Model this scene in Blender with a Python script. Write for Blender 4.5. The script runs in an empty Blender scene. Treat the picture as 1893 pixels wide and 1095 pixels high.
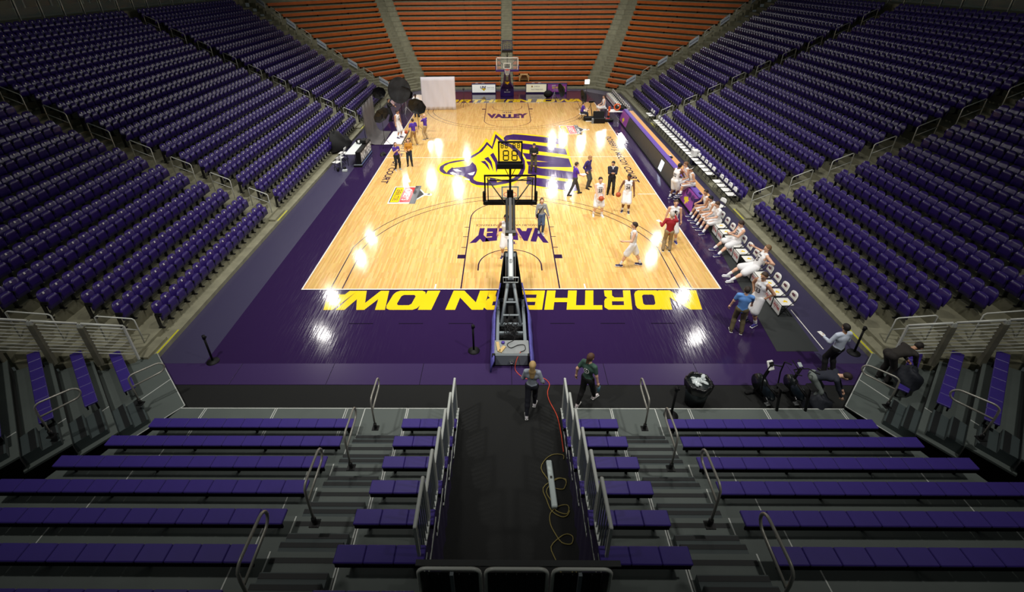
import bpy, math, random
import numpy as np
from mathutils import Vector, Matrix
random.seed(7)
S = bpy.context.scene
COL = S.collection
R = math.radians

# ---------------------------------------------------------------- camera, world, lights, exposure
cam_data = bpy.data.cameras.new('camera')
cam = bpy.data.objects.new('camera', cam_data); COL.objects.link(cam); S.camera = cam
cam_data.sensor_width = 36.0; cam_data.lens = 899.59 / 1893 * 36
cam_data.shift_x = (946.5 - 923.91) / 1893; cam_data.shift_y = (440.62 - 547.5) / 1893
cam_data.clip_end = 200
CAM = Vector((-0.1549, -14.7072, 10.1852))
_p, _y, _r = 0.50242, -0.01427, -0.00986
_F = Vector((math.sin(_y)*math.cos(_p), math.cos(_y)*math.cos(_p), -math.sin(_p)))
_Rt = Vector((math.cos(_y), -math.sin(_y), 0)); _Up = _Rt.cross(_F)
_R2 = math.cos(_r)*_Rt + math.sin(_r)*_Up; _U2 = -math.sin(_r)*_Rt + math.cos(_r)*_Up
cam.matrix_world = Matrix(((_R2.x, _U2.x, -_F.x, CAM.x), (_R2.y, _U2.y, -_F.y, CAM.y), (_R2.z, _U2.z, -_F.z, CAM.z), (0, 0, 0, 1)))

world = bpy.data.worlds.new('arena_air'); S.world = world; world.use_nodes = True
world.node_tree.nodes['Background'].inputs[0].default_value = (0.62, 0.72, 0.70, 1)
world.node_tree.nodes['Background'].inputs[1].default_value = 0.036

def lamp(loc, aim, power, size, spread, col=(1.0, 0.97, 0.92)):
    d = bpy.data.lights.new('arena_flood_or_fill_light', 'AREA'); d.shape = 'DISK'; d.size = size; d.energy = power
    d.color = col; d.spread = R(spread)
    o = bpy.data.objects.new('arena_flood_or_fill_light', d); COL.objects.link(o); o.location = loc
    o.rotation_euler = (Vector(aim) - Vector(loc)).to_track_quat('-Z', 'Y').to_euler()
    return o
H = 12.0
for x, y, w in ((-13.0, 22.0, 1), (-13.0, 25.8, .8), (-13.7, 16.2, 1.3), (-13.0, 11.8, .8), (13.5, 16.2, 1.3), (12.9, 11.4, .8), (12.6, 22.0, 1), (14.0, 25.5, .6)):
    lamp((x, y, H), (-x*0.1, y*0.72 + 2.2, 0), 165*w, .85, 128)
for x, y, w in ((-9.2, 40.6, .8), (-11.9, 39.0, .6), (-5.7, 38.2, 1), (5.3, 38.0, 1), (7.2, 37.4, .9), (-9.9, 53.6, .5), (-11.4, 55.6, .5), (-5.4, 49.0, .4), (6.7, 55.4, .7), (8.4, 56.3, .8), (11.0, 55.2, .8), (14.5, 58.5, 1.5), (17.4, 57.0, 1.2)):
    lamp((x, y, H), (x*0.3, y - 17, 0), 120*w, .5 if y < 45 else (.45 if x < 0 else .8), 110)
for x, y in ((-12.0, 15.5), (12.0, 15.5), (-9.0, 6.0), (9.0, 6.0), (-4.0, -1.0), (4.0, -1.0)):      # high trusses over the near half
    lamp((x, y, 20.0), (x*.40, y + 5.5, 0), 560, 1.2, 88)
for x in (-9.0, 9.0):      # added front fill behind the camera, thrown onto the near end of the floor
    lamp((x, -11.0, 18.0), (x*.45, 1.0, 0), 420, 1.0, 78)
for x in (-15.0, -6.0, 6.0, 15.0):      # extra lights added only to brighten the far bleachers
    lamp((x, 24.0, 18.0), (x*.8, 44.0, 3.5), 330, 1.0, 70)
S.view_settings.view_transform = 'Standard'; S.view_settings.look = 'None'
S.view_settings.gamma = 1.0; S.view_settings.exposure = -0.12; S.view_settings.use_curve_mapping = False

# ---------------------------------------------------------------- materials
_mats = {}
def lin(c): return tuple((v/255/12.92 if v/255 <= .04045 else ((v/255+.055)/1.055)**2.4) for v in c)
def mat(name, col, rough=.5, metal=0.0, noise=0.0, nscale=20.0, bump=0.0, bscale=60.0, emit=0.0, alpha=1.0, spec=.5, trans=0.0):
    if name in _mats: return _mats[name]
    m = bpy.data.materials.new(name); m.use_nodes = True; nt = m.node_tree; b = nt.nodes['Principled BSDF']
    c = lin(col); b.inputs['Base Color'].default_value = (*c, 1)
    b.inputs['Roughness'].default_value = rough; b.inputs['Metallic'].default_value = metal
    b.inputs['Specular IOR Level'].default_value = spec
    if trans: b.inputs['Transmission Weight'].default_value = trans
    if alpha < 1: b.inputs['Alpha'].default_value = alpha
    if emit: b.inputs['Emission Color'].default_value = (*c, 1); b.inputs['Emission Strength'].default_value = emit
    tc = nt.nodes.new('ShaderNodeTexCoord')
    if noise:
        n = nt.nodes.new('ShaderNodeTexNoise'); n.inputs['Scale'].default_value = nscale; n.inputs['Detail'].default_value = 6
        nt.links.new(tc.outputs['Object'], n.inputs['Vector'])
        r = nt.nodes.new('ShaderNodeValToRGB'); r.color_ramp.elements[0].position = .3; r.color_ramp.elements[1].position = .7
        r.color_ramp.elements[0].color = tuple(v*(1-noise) for v in c)+(1,); r.color_ramp.elements[1].color = tuple(min(1, v*(1+noise)) for v in c)+(1,)
        nt.links.new(n.outputs['Fac'], r.inputs[0]); nt.links.new(r.outputs[0], b.inputs['Base Color'])
    if bump:
        n2 = nt.nodes.new('ShaderNodeTexNoise'); n2.inputs['Scale'].default_value = bscale; n2.inputs['Detail'].default_value = 3
        nt.links.new(tc.outputs['Object'], n2.inputs['Vector'])
        bp = nt.nodes.new('ShaderNodeBump'); bp.inputs['Strength'].default_value = bump; bp.inputs['Distance'].default_value = .01
        nt.links.new(n2.outputs['Fac'], bp.inputs['Height']); nt.links.new(bp.outputs[0], b.inputs['Normal'])
    m.diffuse_color = (*c, 1); _mats[name] = m; return m

def floor_finish(m, rough_lo=.08, rough_hi=.26, streak=True, bumpk=.035):
    # worn clear coat: fine scratches running along the boards and slow waviness
    nt = m.node_tree; b = nt.nodes['Principled BSDF']
    tc = nt.nodes.new('ShaderNodeNewGeometry')
    mp = nt.nodes.new('ShaderNodeMapping'); mp.inputs['Scale'].default_value = (28, 1.1, 1)
    nt.links.new(tc.outputs['Position'], mp.inputs[0])
    n = nt.nodes.new('ShaderNodeTexNoise'); n.inputs['Scale'].default_value = 1.0; n.inputs['Detail'].default_value = 4
    nt.links.new(mp.outputs[0], n.inputs['Vector'])
    mr = nt.nodes.new('ShaderNodeMapRange'); mr.inputs[1].default_value = .35; mr.inputs[2].default_value = .75
    mr.inputs[3].default_value = rough_lo; mr.inputs[4].default_value = rough_hi
    nt.links.new(n.outputs['Fac'], mr.inputs[0]); nt.links.new(mr.outputs[0], b.inputs['Roughness'])
    n3 = nt.nodes.new('ShaderNodeTexNoise'); n3.inputs['Scale'].default_value = 1.0; n3.inputs['Detail'].default_value = 2
    mp2 = nt.nodes.new('ShaderNodeMapping'); mp2.inputs['Scale'].default_value = (17.5, 1.6, 1)
    nt.links.new(tc.outputs['Position'], mp2.inputs[0]); nt.links.new(mp2.outputs[0], n3.inputs['Vector'])
    bp = nt.nodes.new('ShaderNodeBump'); bp.inputs['Strength'].default_value = bumpk; bp.inputs['Distance'].default_value = .02
    nt.links.new(n3.outputs['Fac'], bp.inputs['Height']); nt.links.new(bp.outputs[0], b.inputs['Normal'])
    return m

def wood_court():
    m = mat('maple_court_boards', (222, 184, 128), .16); nt = m.node_tree; b = nt.nodes['Principled BSDF']
    g = nt.nodes.new('ShaderNodeNewGeometry')
    sep = nt.nodes.new('ShaderNodeSeparateXYZ'); nt.links.new(g.outputs['Position'], sep.inputs[0])
    cmb = nt.nodes.new('ShaderNodeCombineXYZ'); nt.links.new(sep.outputs['Y'], cmb.inputs['X']); nt.links.new(sep.outputs['X'], cmb.inputs['Y'])
    br = nt.nodes.new('ShaderNodeTexBrick'); br.inputs['Scale'].default_value = 1.0; br.inputs['Brick Width'].default_value = 1.1; br.inputs['Row Height'].default_value = .057
    br.inputs['Mortar Size'].default_value = .0012; br.inputs['Color1'].default_value = (*lin((228, 190, 122)), 1); br.inputs['Color2'].default_value = (*lin((207, 164, 96)), 1)
    br.inputs['Mortar'].default_value = (*lin((190, 146, 90)), 1); br.offset = .37; br.inputs['Bias'].default_value = .1
    nt.links.new(cmb.outputs[0], br.inputs['Vector'])
    n = nt.nodes.new('ShaderNodeTexNoise'); n.inputs['Scale'].default_value = 1; n.inputs['Detail'].default_value = 5
    mp = nt.nodes.new('ShaderNodeMapping'); mp.inputs['Scale'].default_value = (30, 2.2, 1); nt.links.new(g.outputs['Position'], mp.inputs[0]); nt.links.new(mp.outputs[0], n.inputs['Vector'])
    mx = nt.nodes.new('ShaderNodeMix'); mx.data_type = 'RGBA'; mx.blend_type = 'SOFT_LIGHT'; mx.inputs[0].default_value = .45
    nt.links.new(br.outputs['Color'], mx.inputs[6]); nt.links.new(n.outputs['Color'], mx.inputs[7])
    nt.links.new(mx.outputs[2], b.inputs['Base Color'])
    return floor_finish(m, .06, .17, bumpk=.04)

# ---------------------------------------------------------------- mesh tools
class M:
    def __init__(s): s.v = []; s.f = []; s.m = []; s.mi = 0; s.smooth = []
    def add(s, vs, fs, sm=False):
        o = len(s.v); s.v += [tuple(p) for p in vs]; s.f += [tuple(i+o for i in f) for f in fs]
        s.m += [s.mi]*len(fs); s.smooth += [sm]*len(fs); return s
    def box(s, c, d, rz=0.0, rx=0.0, ry=0.0, bev=0.0):
        x, y, z = d[0]/2, d[1]/2, d[2]/2
        if bev:
            b = min(bev, x*.9, y*.9, z*.9); P = []
            for sz in (-1, 1):
                for (ax, ay) in ((-x+b, -y), (x-b, -y), (x, -y+b), (x, y-b), (x-b, y), (-x+b, y), (-x, y-b), (-x, -y+b)): P.append((ax, ay, sz*(z-b)))
            for sz in (-1, 1):
                for (ax, ay) in ((-x+b, -y+b), (x-b, -y+b), (x-b, y-b), (-x+b, y-b)): P.append((ax, ay, sz*z))
            F = [tuple((i, (i+1) % 8, 8+(i+1) % 8, 8+i)) for i in range(8)] + [(19-0, 18, 17, 16)[::-1]] + [(20, 21, 22, 23)]
            F[8] = (16, 19, 18, 17)
            for lo, cc, fl in ((0, 16, 0), (8, 20, 1)):
                for q, (i, j) in enumerate(((0, 1), (2, 3), (4, 5), (6, 7))):
                    a, b2 = cc+q, cc+(q+1) % 4
                    f = (lo+i, lo+j, b2, a); F.append(f if fl else f[::-1])
                    f2 = (lo+j, lo+(j+1) % 8, b2); F.append(f2 if fl else f2[::-1])
        else:
            P = [(-x, -y, -z), (x, -y, -z), (x, y, -z), (-x, y, -z), (-x, -y, z), (x, -y, z), (x, y, z), (-x, y, z)]
            F = [(0, 3, 2, 1), (4, 5, 6, 7), (0, 1, 5, 4), (1, 2, 6, 5), (2, 3, 7, 6), (3, 0, 4, 7)]
        mt = Matrix.Translation(c) @ Matrix.Rotation(rz, 4, 'Z') @ Matrix.Rotation(ry, 4, 'Y') @ Matrix.Rotation(rx, 4, 'X')
        return s.add([mt @ Vector(p) for p in P], F)
    def tube(s, pts, r, n=8, closed=False, r2=None, cap=True):
        pts = [Vector(p) for p in pts]; k = len(pts); rs = [r + (r2-r)*i/(k-1) for i in range(k)] if r2 is not None else ([r]*k if not isinstance(r, (list, tuple)) else r)
        V = []; F = []; pn = None
        for i, p in enumerate(pts):
            if closed: t = (pts[(i+1) % k]-pts[i-1])
            else: t = (pts[min(i+1, k-1)] - pts[max(i-1, 0)])
            t = t.normalized() if t.length > 1e-9 else Vector((0, 0, 1))
            if pn is None:
                a = Vector((0, 0, 1)) if abs(t.z) < .9 else Vector((1, 0, 0)); u = t.cross(a).normalized()
            else: u = (pn - t*pn.dot(t)).normalized()
            pn = u; w = t.cross(u)
            for j in range(n):
                a = 2*math.pi*j/n; V.append(p + (u*math.cos(a)+w*math.sin(a))*rs[i])
        for i in range(k if closed else k-1):
            for j in range(n):
                i2 = (i+1) % k; F.append((i*n+j, i*n+(j+1) % n, i2*n+(j+1) % n, i2*n+j))
        if cap and not closed: F += [tuple(reversed(range(n))), tuple(range((k-1)*n, k*n))]
        return s.add(V, F, True)
    def cyl(s, a, b, r, n=10, r2=None): return s.tube([a, b], r, n, r2=r if r2 is None else r2)
    def lathe(s, prof, c=(0, 0, 0), n=16, ax='z'):
        V = []; F = []
        for (r, z) in prof:
            for j in range(n):
                a = 2*math.pi*j/n; V.append((c[0]+r*math.cos(a), c[1]+r*math.sin(a), c[2]+z))
        for i in range(len(prof)-1):
            for j in range(n): F.append((i*n+j, i*n+(j+1) % n, (i+1)*n+(j+1) % n, (i+1)*n+j))
        F += [tuple(reversed(range(n))), tuple(range((len(prof)-1)*n, len(prof)*n))]
        return s.add(V, F, True)
    def ell(s, c, r, n=10, k=6, mt=None):
        V = []; F = []
        for i in range(k+1):
            t = math.pi*i/k
            for j in range(n):
                a = 2*math.pi*j/n; p = Vector((r[0]*math.sin(t)*math.cos(a), r[1]*math.sin(t)*math.sin(a), r[2]*math.cos(t)))
                if mt: p = mt @ p
                V.append(p + Vector(c))
        for i in range(k):
            for j in range(n): F.append((i*n+j, (i+1)*n+j, (i+1)*n+(j+1) % n, i*n+(j+1) % n))
        return s.add(V, F, True)
    def prism(s, poly, z0, z1):
        a = sum(poly[i][0]*poly[(i+1) % len(poly)][1]-poly[(i+1) % len(poly)][0]*poly[i][1] for i in range(len(poly)))
        if a < 0: poly = poly[::-1]
        n = len(poly); V = [(p[0], p[1], z0) for p in poly]+[(p[0], p[1], z1) for p in poly]
        return s.add(V, [tuple(reversed(range(n))), tuple(range(n, 2*n))]+[(i, (i+1) % n, n+(i+1) % n, n+i) for i in range(n)])
    def flat(s, poly, z):
        a = sum(poly[i][0]*poly[(i+1) % len(poly)][1]-poly[(i+1) % len(poly)][0]*poly[i][1] for i in range(len(poly)))
        if a < 0: poly = poly[::-1]
        return s.add([(p[0], p[1], z) for p in poly], [tuple(range(len(poly)))])
    def mesh(s, name, ms):
        me = bpy.data.meshes.new(name); me.from_pydata([tuple(v) for v in s.v], [], s.f)
        for m in (ms if isinstance(ms, (list, tuple)) else [ms]): me.materials.append(m)
        me.polygons.foreach_set('material_index', s.m); me.polygons.foreach_set('use_smooth', s.smooth); me.update()
        return me
    def obj(s, name, ms, parent=None, loc=None, rz=0.0): return put(s.mesh(name, ms), name, parent, loc, rz)

def put(me, name, parent=None, loc=None, rz=0.0):
    o = bpy.data.objects.new(name, me); COL.objects.link(o)
    if loc is not None: o.location = loc
    if rz: o.rotation_euler = (0, 0, rz)
    if parent: o.parent = parent
    return o
def tag(o, label, cat, group=None):
    o['label'] = label; o['category'] = cat
    if group: o['group'] = group
    return o
def thing(name, label, cat, loc=(0, 0, 0), rz=0.0, group=None):
    o = bpy.data.objects.new(name, None); o.empty_display_size = .2; COL.objects.link(o); o.location = loc; o.rotation_euler = (0, 0, rz)
    return tag(o, label, cat, group)
def struct(o): o['kind'] = 'structure'; return o
def dup(root, loc, rz, label=None, group=None):
    r = root.copy(); COL.objects.link(r); r.location = loc; r.rotation_euler = (0, 0, rz)
    if label: r['label'] = label
    if group: r['group'] = group
    for ch in list(root.children):
        c = ch.copy(); COL.objects.link(c); c.parent = r
        for g in list(ch.children):
            d = g.copy(); COL.objects.link(d); d.parent = c
    return r
ORD = 'first second third fourth fifth sixth seventh eighth ninth tenth eleventh twelfth thirteenth fourteenth fifteenth sixteenth seventeenth eighteenth nineteenth twentieth'.split()
def nth(i):
    if i < 20: return ORD[i]
    t = i+1; return ('twenty-' if t < 30 else 'thirty-' if t < 40 else 'forty-')+ORD[(t % 10)-1] if t % 10 else {30: 'thirtieth', 40: 'fortieth'}[t]

def text_mesh(txt, size=1.0, bold=.0, shear=0.0, sx=1.0, align='CENTER', depth=0.0, space=1.0):
    c = bpy.data.curves.new('t', 'FONT'); c.body = txt; c.size = size; c.offset = bold; c.shear = shear; c.align_x = align; c.align_y = 'CENTER'
    c.extrude = depth; c.space_character = space; c.resolution_u = 3
    o = bpy.data.objects.new('t', c); COL.objects.link(o); bpy.context.view_layer.update()
    me = bpy.data.meshes.new_from_object(o.evaluated_get(bpy.context.evaluated_depsgraph_get())); bpy.data.objects.remove(o)
    if sx != 1.0: me.transform(Matrix.Diagonal((sx, 1, 1, 1)))
    return me
def text(name, txt, m, size, parent, loc, rot=(0, 0, 0), **k):
    me = text_mesh(txt, size, **k); me.materials.clear(); me.materials.append(m)
    o = put(me, name, parent, loc); o.rotation_euler = rot; return o
def fit_text(name, txt, m, w, h, parent, loc, rot=(0, 0, 0), bold=0.0, shear=0.0, depth=0.0):
    me = text_mesh(txt, 1.0, bold, shear, depth=depth); xs = [v.co.x for v in me.vertices]; ys = [v.co.y for v in me.vertices]
    cx, cy = (max(xs)+min(xs))/2, (max(ys)+min(ys))/2
    me.transform(Matrix.Diagonal((w/(max(xs)-min(xs)), h/(max(ys)-min(ys)), 1, 1)) @ Matrix.Translation((-cx, -cy, 0)))
    me.materials.clear(); me.materials.append(m); o = put(me, name, parent, loc); o.rotation_euler = rot; return o

PURPLE = (58, 30, 92)
m_conc = mat('stand_concrete', (132, 130, 108), .85, noise=.16, nscale=3, bump=.2)
m_concd = mat('stand_concrete_riser', (108, 106, 90), .9, noise=.2, nscale=4)
m_seat = mat('purple_seat_plastic', (46, 28, 104), .33)
m_dark = mat('black_steel', (14, 14, 15), .45)
m_plate = mat('white_number_plate', (225, 225, 225), .4)
m_rail = mat('galvanised_rail', (205, 208, 200), .4, .1)
m_white = mat('white_paint', (235, 235, 232), .4)
m_line = mat('white_line_paint', (235, 232, 225), .2)
m_black = mat('black_plastic', (9, 9, 10), .6, spec=.3)
m_chrome = mat('bright_steel', (170, 172, 172), .25, .9)
m_grey = mat('grey_enamel', (118, 126, 130), .4)
m_yellow = mat('gold_floor_paint', (238, 200, 30), .2)
m_purp = mat('purple_floor_paint', (56, 30, 88), .2)
for _m in (m_yellow, m_purp, m_line): floor_finish(_m, .06, .17, bumpk=.04)
m_pfab = mat('purple_fabric', (60, 34, 120), .8, noise=.15, nscale=40)
m_ppad = mat('purple_vinyl_pad', (52, 32, 104), .4)
m_orange = mat('orange_bench_board', (176, 88, 30), .5, noise=.12, nscale=3)

# ---------------------------------------------------------------- floor, paint, lines
m_court = wood_court()
m_apron = floor_finish(mat('purple_court_apron', (45, 28, 67), .14), .06, .20, bumpk=.07)
m_border = floor_finish(mat('grey_border_board', (62, 58, 84), .3), .28, .36, bumpk=.006)
m_strip = mat('purple_extension_board', (58, 42, 84), .26, bump=.05, bscale=8)
m_blackfl = mat('black_rubber_floor', (9, 11, 10), .9, bump=.3, bscale=150)
L = 28.651; W = 7.62; EX = 10.66
floor = M(); floor.prism([(-EX-.1, -4.73), (EX+.1, -4.73), (EX+.1, 31.9), (8.5, 34.2), (-8.5, 34.2), (-EX-.1, 31.9)], -.30, -.012)
floor.prism([(-13, -4.73), (13, -4.73), (13, -16), (-13, -16)], -.30, -.004)
floor = struct(floor.obj('floor', m_blackfl))
a = M(); a.prism([(-9.15, -3.87), (9.15, -3.87), (9.15, 31.3), (7.2, 33.3), (-7.2, 33.3), (-9.15, 31.3)], -.012, 0.0); a.obj('apron', m_apron, floor)
a = M()
for s in (-1, 1):
    a.prism([(s*9.152, -3.87), (s*EX, -3.87), (s*EX, 31.75), (s*8.3, 34.15), (s*7.2, 33.3), (s*9.152, 31.3)], -.012, -.001)
a.prism([(-8.3, 34.15), (8.3, 34.15), (7.2, 33.302), (-7.2, 33.302)], -.012, -.001); a.obj('border_board', m_border, floor)
xs = [-10.7, -8.0, -5.25, -2.6, 0, 2.7, 5.35, 8.05, 10.6]
for i in range(8):
    a = M(); a.box(((xs[i]+xs[i+1])/2, -4.30, -.004), (xs[i+1]-xs[i]-.012, .845, .02), bev=.004); a.obj('extension_board', m_strip, floor)
a = M(); a.prism([(-W, 0), (W, 0), (W, L), (-W, L)], -.01, .0015); a.obj('hardwood', m_court, floor)
m_dl = floor_finish(mat('dark_purple_line_paint', (40, 24, 58), .2), .08, .2, bumpk=.05)
def strip(mm, pts, w, z=.003, closed=False):
    n = len(pts); Lf = []; Rt = []
    for i in range(n):
        p0 = Vector(pts[i-1] if i or closed else pts[0]); p1 = Vector(pts[(i+1) % n] if i < n-1 or closed else pts[-1])
        t = (p1-p0).normalized(); nn = Vector((-t.y, t.x)); p = Vector(pts[i]); Lf.append(p+nn*w/2); Rt.append(p-nn*w/2)
    V = [(p.x, p.y, z) for p in Lf]+[(p.x, p.y, z) for p in Rt]
    F = [(i, n+i, n+(i+1) % n, (i+1) % n) for i in range(n if closed else n-1)]
    mm.add(V, F)
def rect(mm, x0, y0, x1, y1, z=.003): mm.add([(x0, y0, z), (x1, y0, z), (x1, y1, z), (x0, y1, z)], [(0, 1, 2, 3)])
wl = M()
rect(wl, -W-.05, -.05, W+.05, 0); rect(wl, -W-.05, L, W+.05, L+.05); rect(wl, -W-.05, 0, -W, L); rect(wl, W, 0, W+.05, L)
rect(wl, -W, L/2-.025, W, L/2+.025)
for yy, s in ((0, 1), (L, -1)):
    for x in (-2.76, 2.74): rect(wl, x-.025, yy, x+.025, yy+s*.30)
for yy in (8.53, L-8.53): rect(wl, W-.95, yy-.025, W, yy+.025)
wl.obj('boundary_line', m_line, floor)
dl = M(); rect(dl, -9.1, -.09, 9.1, -.05, .002)
dl.v = []; dl.f = []; dl.m = []; dl.smooth = []
rect(dl, -W-.09, -.09, W+.09, -.05)
for yy, s in ((0, 1), (L, -1)):
    f = lambda y: yy+s*y
    for x in (-1.805, 1.805): rect(dl, x-.025, f(0), x+.025, f(5.79))
    rect(dl, -1.83, f(5.765), 1.83, f(5.79))
    strip(dl, [(1.805*math.cos(t), f(5.79+1.805*math.sin(t))) for t in np.linspace(0, math.pi, 33)], .05)
    strip(dl, [(1.24, f(1.22)), (1.24, f(1.6))]+[(1.24*math.cos(t), f(1.6+1.24*math.sin(t))) for t in np.linspace(.05, math.pi-.05, 31)]+[(-1.24, f(1.6)), (-1.24, f(1.22))], .05)
    for q in (-1, 1):
        for y in (3.0, 3.95, 4.85): rect(dl, q*1.83, f(y), q*2.03, f(y+.05))
        rect(dl, q*1.83, f(2.13), q*2.13, f(2.43))
    for r_, xo in ((6.75, 6.60), (6.325, 6.17)):
        t0 = math.acos(xo/r_); yc = r_*math.sin(t0)
        strip(dl, [(xo, f(0)), (xo, f(1.6+yc))]+[(r_*math.cos(t), f(1.6+r_*math.sin(t))) for t in np.linspace(t0, math.pi-t0, 60)][1:-1]+[(-xo, f(1.6+yc)), (-xo, f(0))], .042)
dl.obj('court_line', m_dl, floor)
dk = M()
for x0, x1 in ((-5.35, -4.55), (-3.7, -2.9), (-2.05, -1.25), (1.3, 2.1), (2.95, 3.75), (4.6, 5.4)): rect(dk, x0, -2.03, x1, -1.99)
dk.obj('dash_mark', mat('matt_dark_mark', (18, 10, 30), .9, spec=.1), floor)
# end-line lettering, read from the far end of the hall
def glyph(mm, ch, x0, x1, y0, y1, sh, z):
    # strokes in a unit box; x grows to reading-right, y up
    q = {'N': [[(0, 0), (.26, 0), (.26, 1), (0, 1)], [(.74, 0), (1, 0), (1, 1), (.74, 1)], [(0, 1), (.30, 1), (1, 0), (.70, 0)]],
         'O': [[(0, .22), (.28, .22), (.28, .78), (0, .78)], [(.72, .22), (1, .22), (1, .78), (.72, .78)], [(.16, 0), (.84, 0), (.84, .23), (.16, .23)], [(.16, .77), (.84, .77), (.84, 1), (.16, 1)],
               [(0, .22), (.05, .07), (.16, 0), (.34, .23), (.28, .3)], [(1, .22), (.95, .07), (.84, 0), (.66, .23), (.72, .3)], [(0, .78), (.05, .93), (.16, 1), (.34, .77), (.28, .7)], [(1, .78), (.95, .93), (.84, 1), (.66, .77), (.72, .7)]],
         'R': [[(0, 0), (.28, 0), (.28, 1), (0, 1)], [(.28, .78), (.86, .78), (.86, 1), (.28, 1)], [(.28, .38), (.84, .38), (.84, .58), (.28, .58)], [(.72, .5), (1, .55), (1, .88), (.86, 1), (.72, .85)], [(.72, .5), (.84, .38), (.97, .46), (1, .6)], [(.7, 0), (1, 0), (.98, .3), (.84, .44), (.6, .4), (.7, .28)]],
         'T': [[(0, .78), (1, .78), (1, 1), (0, 1)], [(.34, 0), (.66, 0), (.66, .78), (.34, .78)]],
         'H': [[(0, 0), (.29, 0), (.29, 1), (0, 1)], [(.71, 0), (1, 0), (1, 1), (.71, 1)], [(.29, .4), (.71, .4), (.71, .62), (.29, .62)]],
         'E': [[(0, 0), (.29, 0), (.29, 1), (0, 1)], [(.29, 0), (1, 0), (1, .22), (.29, .22)], [(.29, .4), (.94, .4), (.94, .6), (.29, .6)], [(.29, .78), (1, .78), (1, 1), (.29, 1)]],
         'I': [[(0, 0), (1, 0), (1, 1), (0, 1)]],
         'W': [[(0, 1), (.2, 1), (.34, 0), (.16, 0)], [(.16, 0), (.34, 0), (.58, 1), (.42, 1)], [(.42, 1), (.58, 1), (.84, 0), (.64, 0)], [(.64, 0), (.84, 0), (1, 1), (.82, 1)]],
         'A': [[(0, 0), (.27, 0), (.62, 1), (.36, 1)], [(.73, 0), (1, 0), (.66, 1), (.36, 1)], [(.2, .2), (.8, .2), (.76, .4), (.26, .4)]]}[ch]
    for qi, p in enumerate(q):
        pts = []
        for (u, v) in p:
            uu = x0+(x1-x0)*u + sh*(v-.5)*(y1-y0); pts.append((uu, y0+(y1-y0)*v))
        mm.flat(pts, z+.0003*qi)
NL = [('N', 1228, 1302), ('O', 1181, 1233), ('R', 1123, 1174), ('T', 1070, 1119), ('H', 1012, 1070), ('E', 957, 1008), ('R', 899, 949), ('N', 829, 899), ('I', 778, 803), ('O', 715, 778), ('W', 625, 717), ('A', 583, 640)]
for end in (0, 1):
    for i, (ch, a0, a1) in enumerate(NL):
        t = M(); xr0, xr1 = -(a1-945)/53.9, -(a0-945)/53.9     # reading frame: x grows to the right when read
        glyph(t, ch, xr0, xr1, .13, 1.27, .16, 0)
        V = [(-x, -y, .003+z) if end == 0 else (x, y+L, .003+z) for (x, y, z) in t.v]
        t.v = V
        o = t.obj('painted_letter', m_yellow, floor)
def ring(mm, a, z): mm.flat(a, z)
def poly(name, m_, pts, z):
    import mathutils
    tri = mathutils.geometry.tessellate_polygon([[Vector((p[0], p[1], 0)) for p in pts]])
    me = M(); me.add([(p[0], p[1], z) for p in pts], [t for t in tri])
    # keep the faces turned up
    F = []
    for f in me.f:
        A, B, C_ = (Vector(me.v[i]) for i in f); F.append(f if (B-A).cross(C_-A).z > 0 else f[::-1])
    me.f = F; return me.obj(name, m_, floor)
poly('emblem_border', m_yellow, [(-4.208, 12.216), (-4.211, 12.905), (-3.977, 13.506), (-3.46, 13.942), (-2.806, 14.267), (-2.445, 14.865), (-2.027, 15.756), (-1.721, 16.99), (-1.52, 18.312), (-1.214, 17.581), (-0.949, 20.068), (-0.312, 18.502), (0.142, 19.255), (0.86, 19.352), (2.33, 18.883), (3.941, 18.002), (3.878, 14.507), (3.828, 12.035), (3.735, 9.076), (3.585, 8.739), (2.942, 8.962), (1.48, 9.472), (0.931, 9.86), (0.986, 10.653), (0.576, 10.522), (0.21, 9.739), (0.063, 9.934), (-0.235, 9.491), (-0.822, 9.409), (-1.51, 9.48), (-1.916, 9.699), (-2.143, 10.155), (-2.614, 11.04), (-3.184, 11.047), (-3.673, 11.264), (-4.012, 11.698)], .0025)
poly('emblem_outline', m_purp, [(-4.056, 12.289), (-4.056, 12.747), (-3.787, 13.294), (-3.324, 13.692), (-2.668, 13.93), (-2.313, 14.602), (-1.89, 15.39), (-1.583, 16.597), (-1.429, 17.484), (-1.061, 16.397), (-0.869, 19.274), (-0.373, 17.874), (0.363, 16.661), (0.813, 15.346), (1.016, 13.629), (0.998, 12.372), (0.8, 11.208), (0.421, 10.39), (0.065, 10.13), (-0.335, 9.939), (-0.828, 9.725), (-1.225, 9.755), (-1.725, 9.825), (-2.043, 10.154), (-2.289, 10.829), (-2.682, 11.251), (-3.21, 11.329), (-3.705, 11.549), (-3.958, 11.916)], .0032)
poly('emblem_head', m_yellow, [(-3.829, 12.286), (-3.813, 12.775), (-3.556, 13.211), (-3.029, 13.525), (-2.487, 13.762), (-2.078, 14.512), (-1.658, 15.476), (-1.376, 16.788), (-1.018, 15.832), (-0.788, 18.299), (-0.431, 17.066), (0.117, 16.282), (0.571, 14.994), (0.793, 13.632), (0.788, 12.527), (0.6, 11.494), (0.275, 10.798), (-0.236, 10.465), (-0.638, 10.204), (-1.239, 10.145), (-1.751, 10.349), (-2.084, 10.826), (-2.317, 11.247), (-2.728, 11.827), (-3.33, 12.583), (-3.494, 12.058), (-3.562, 11.692)], .0039)
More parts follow.
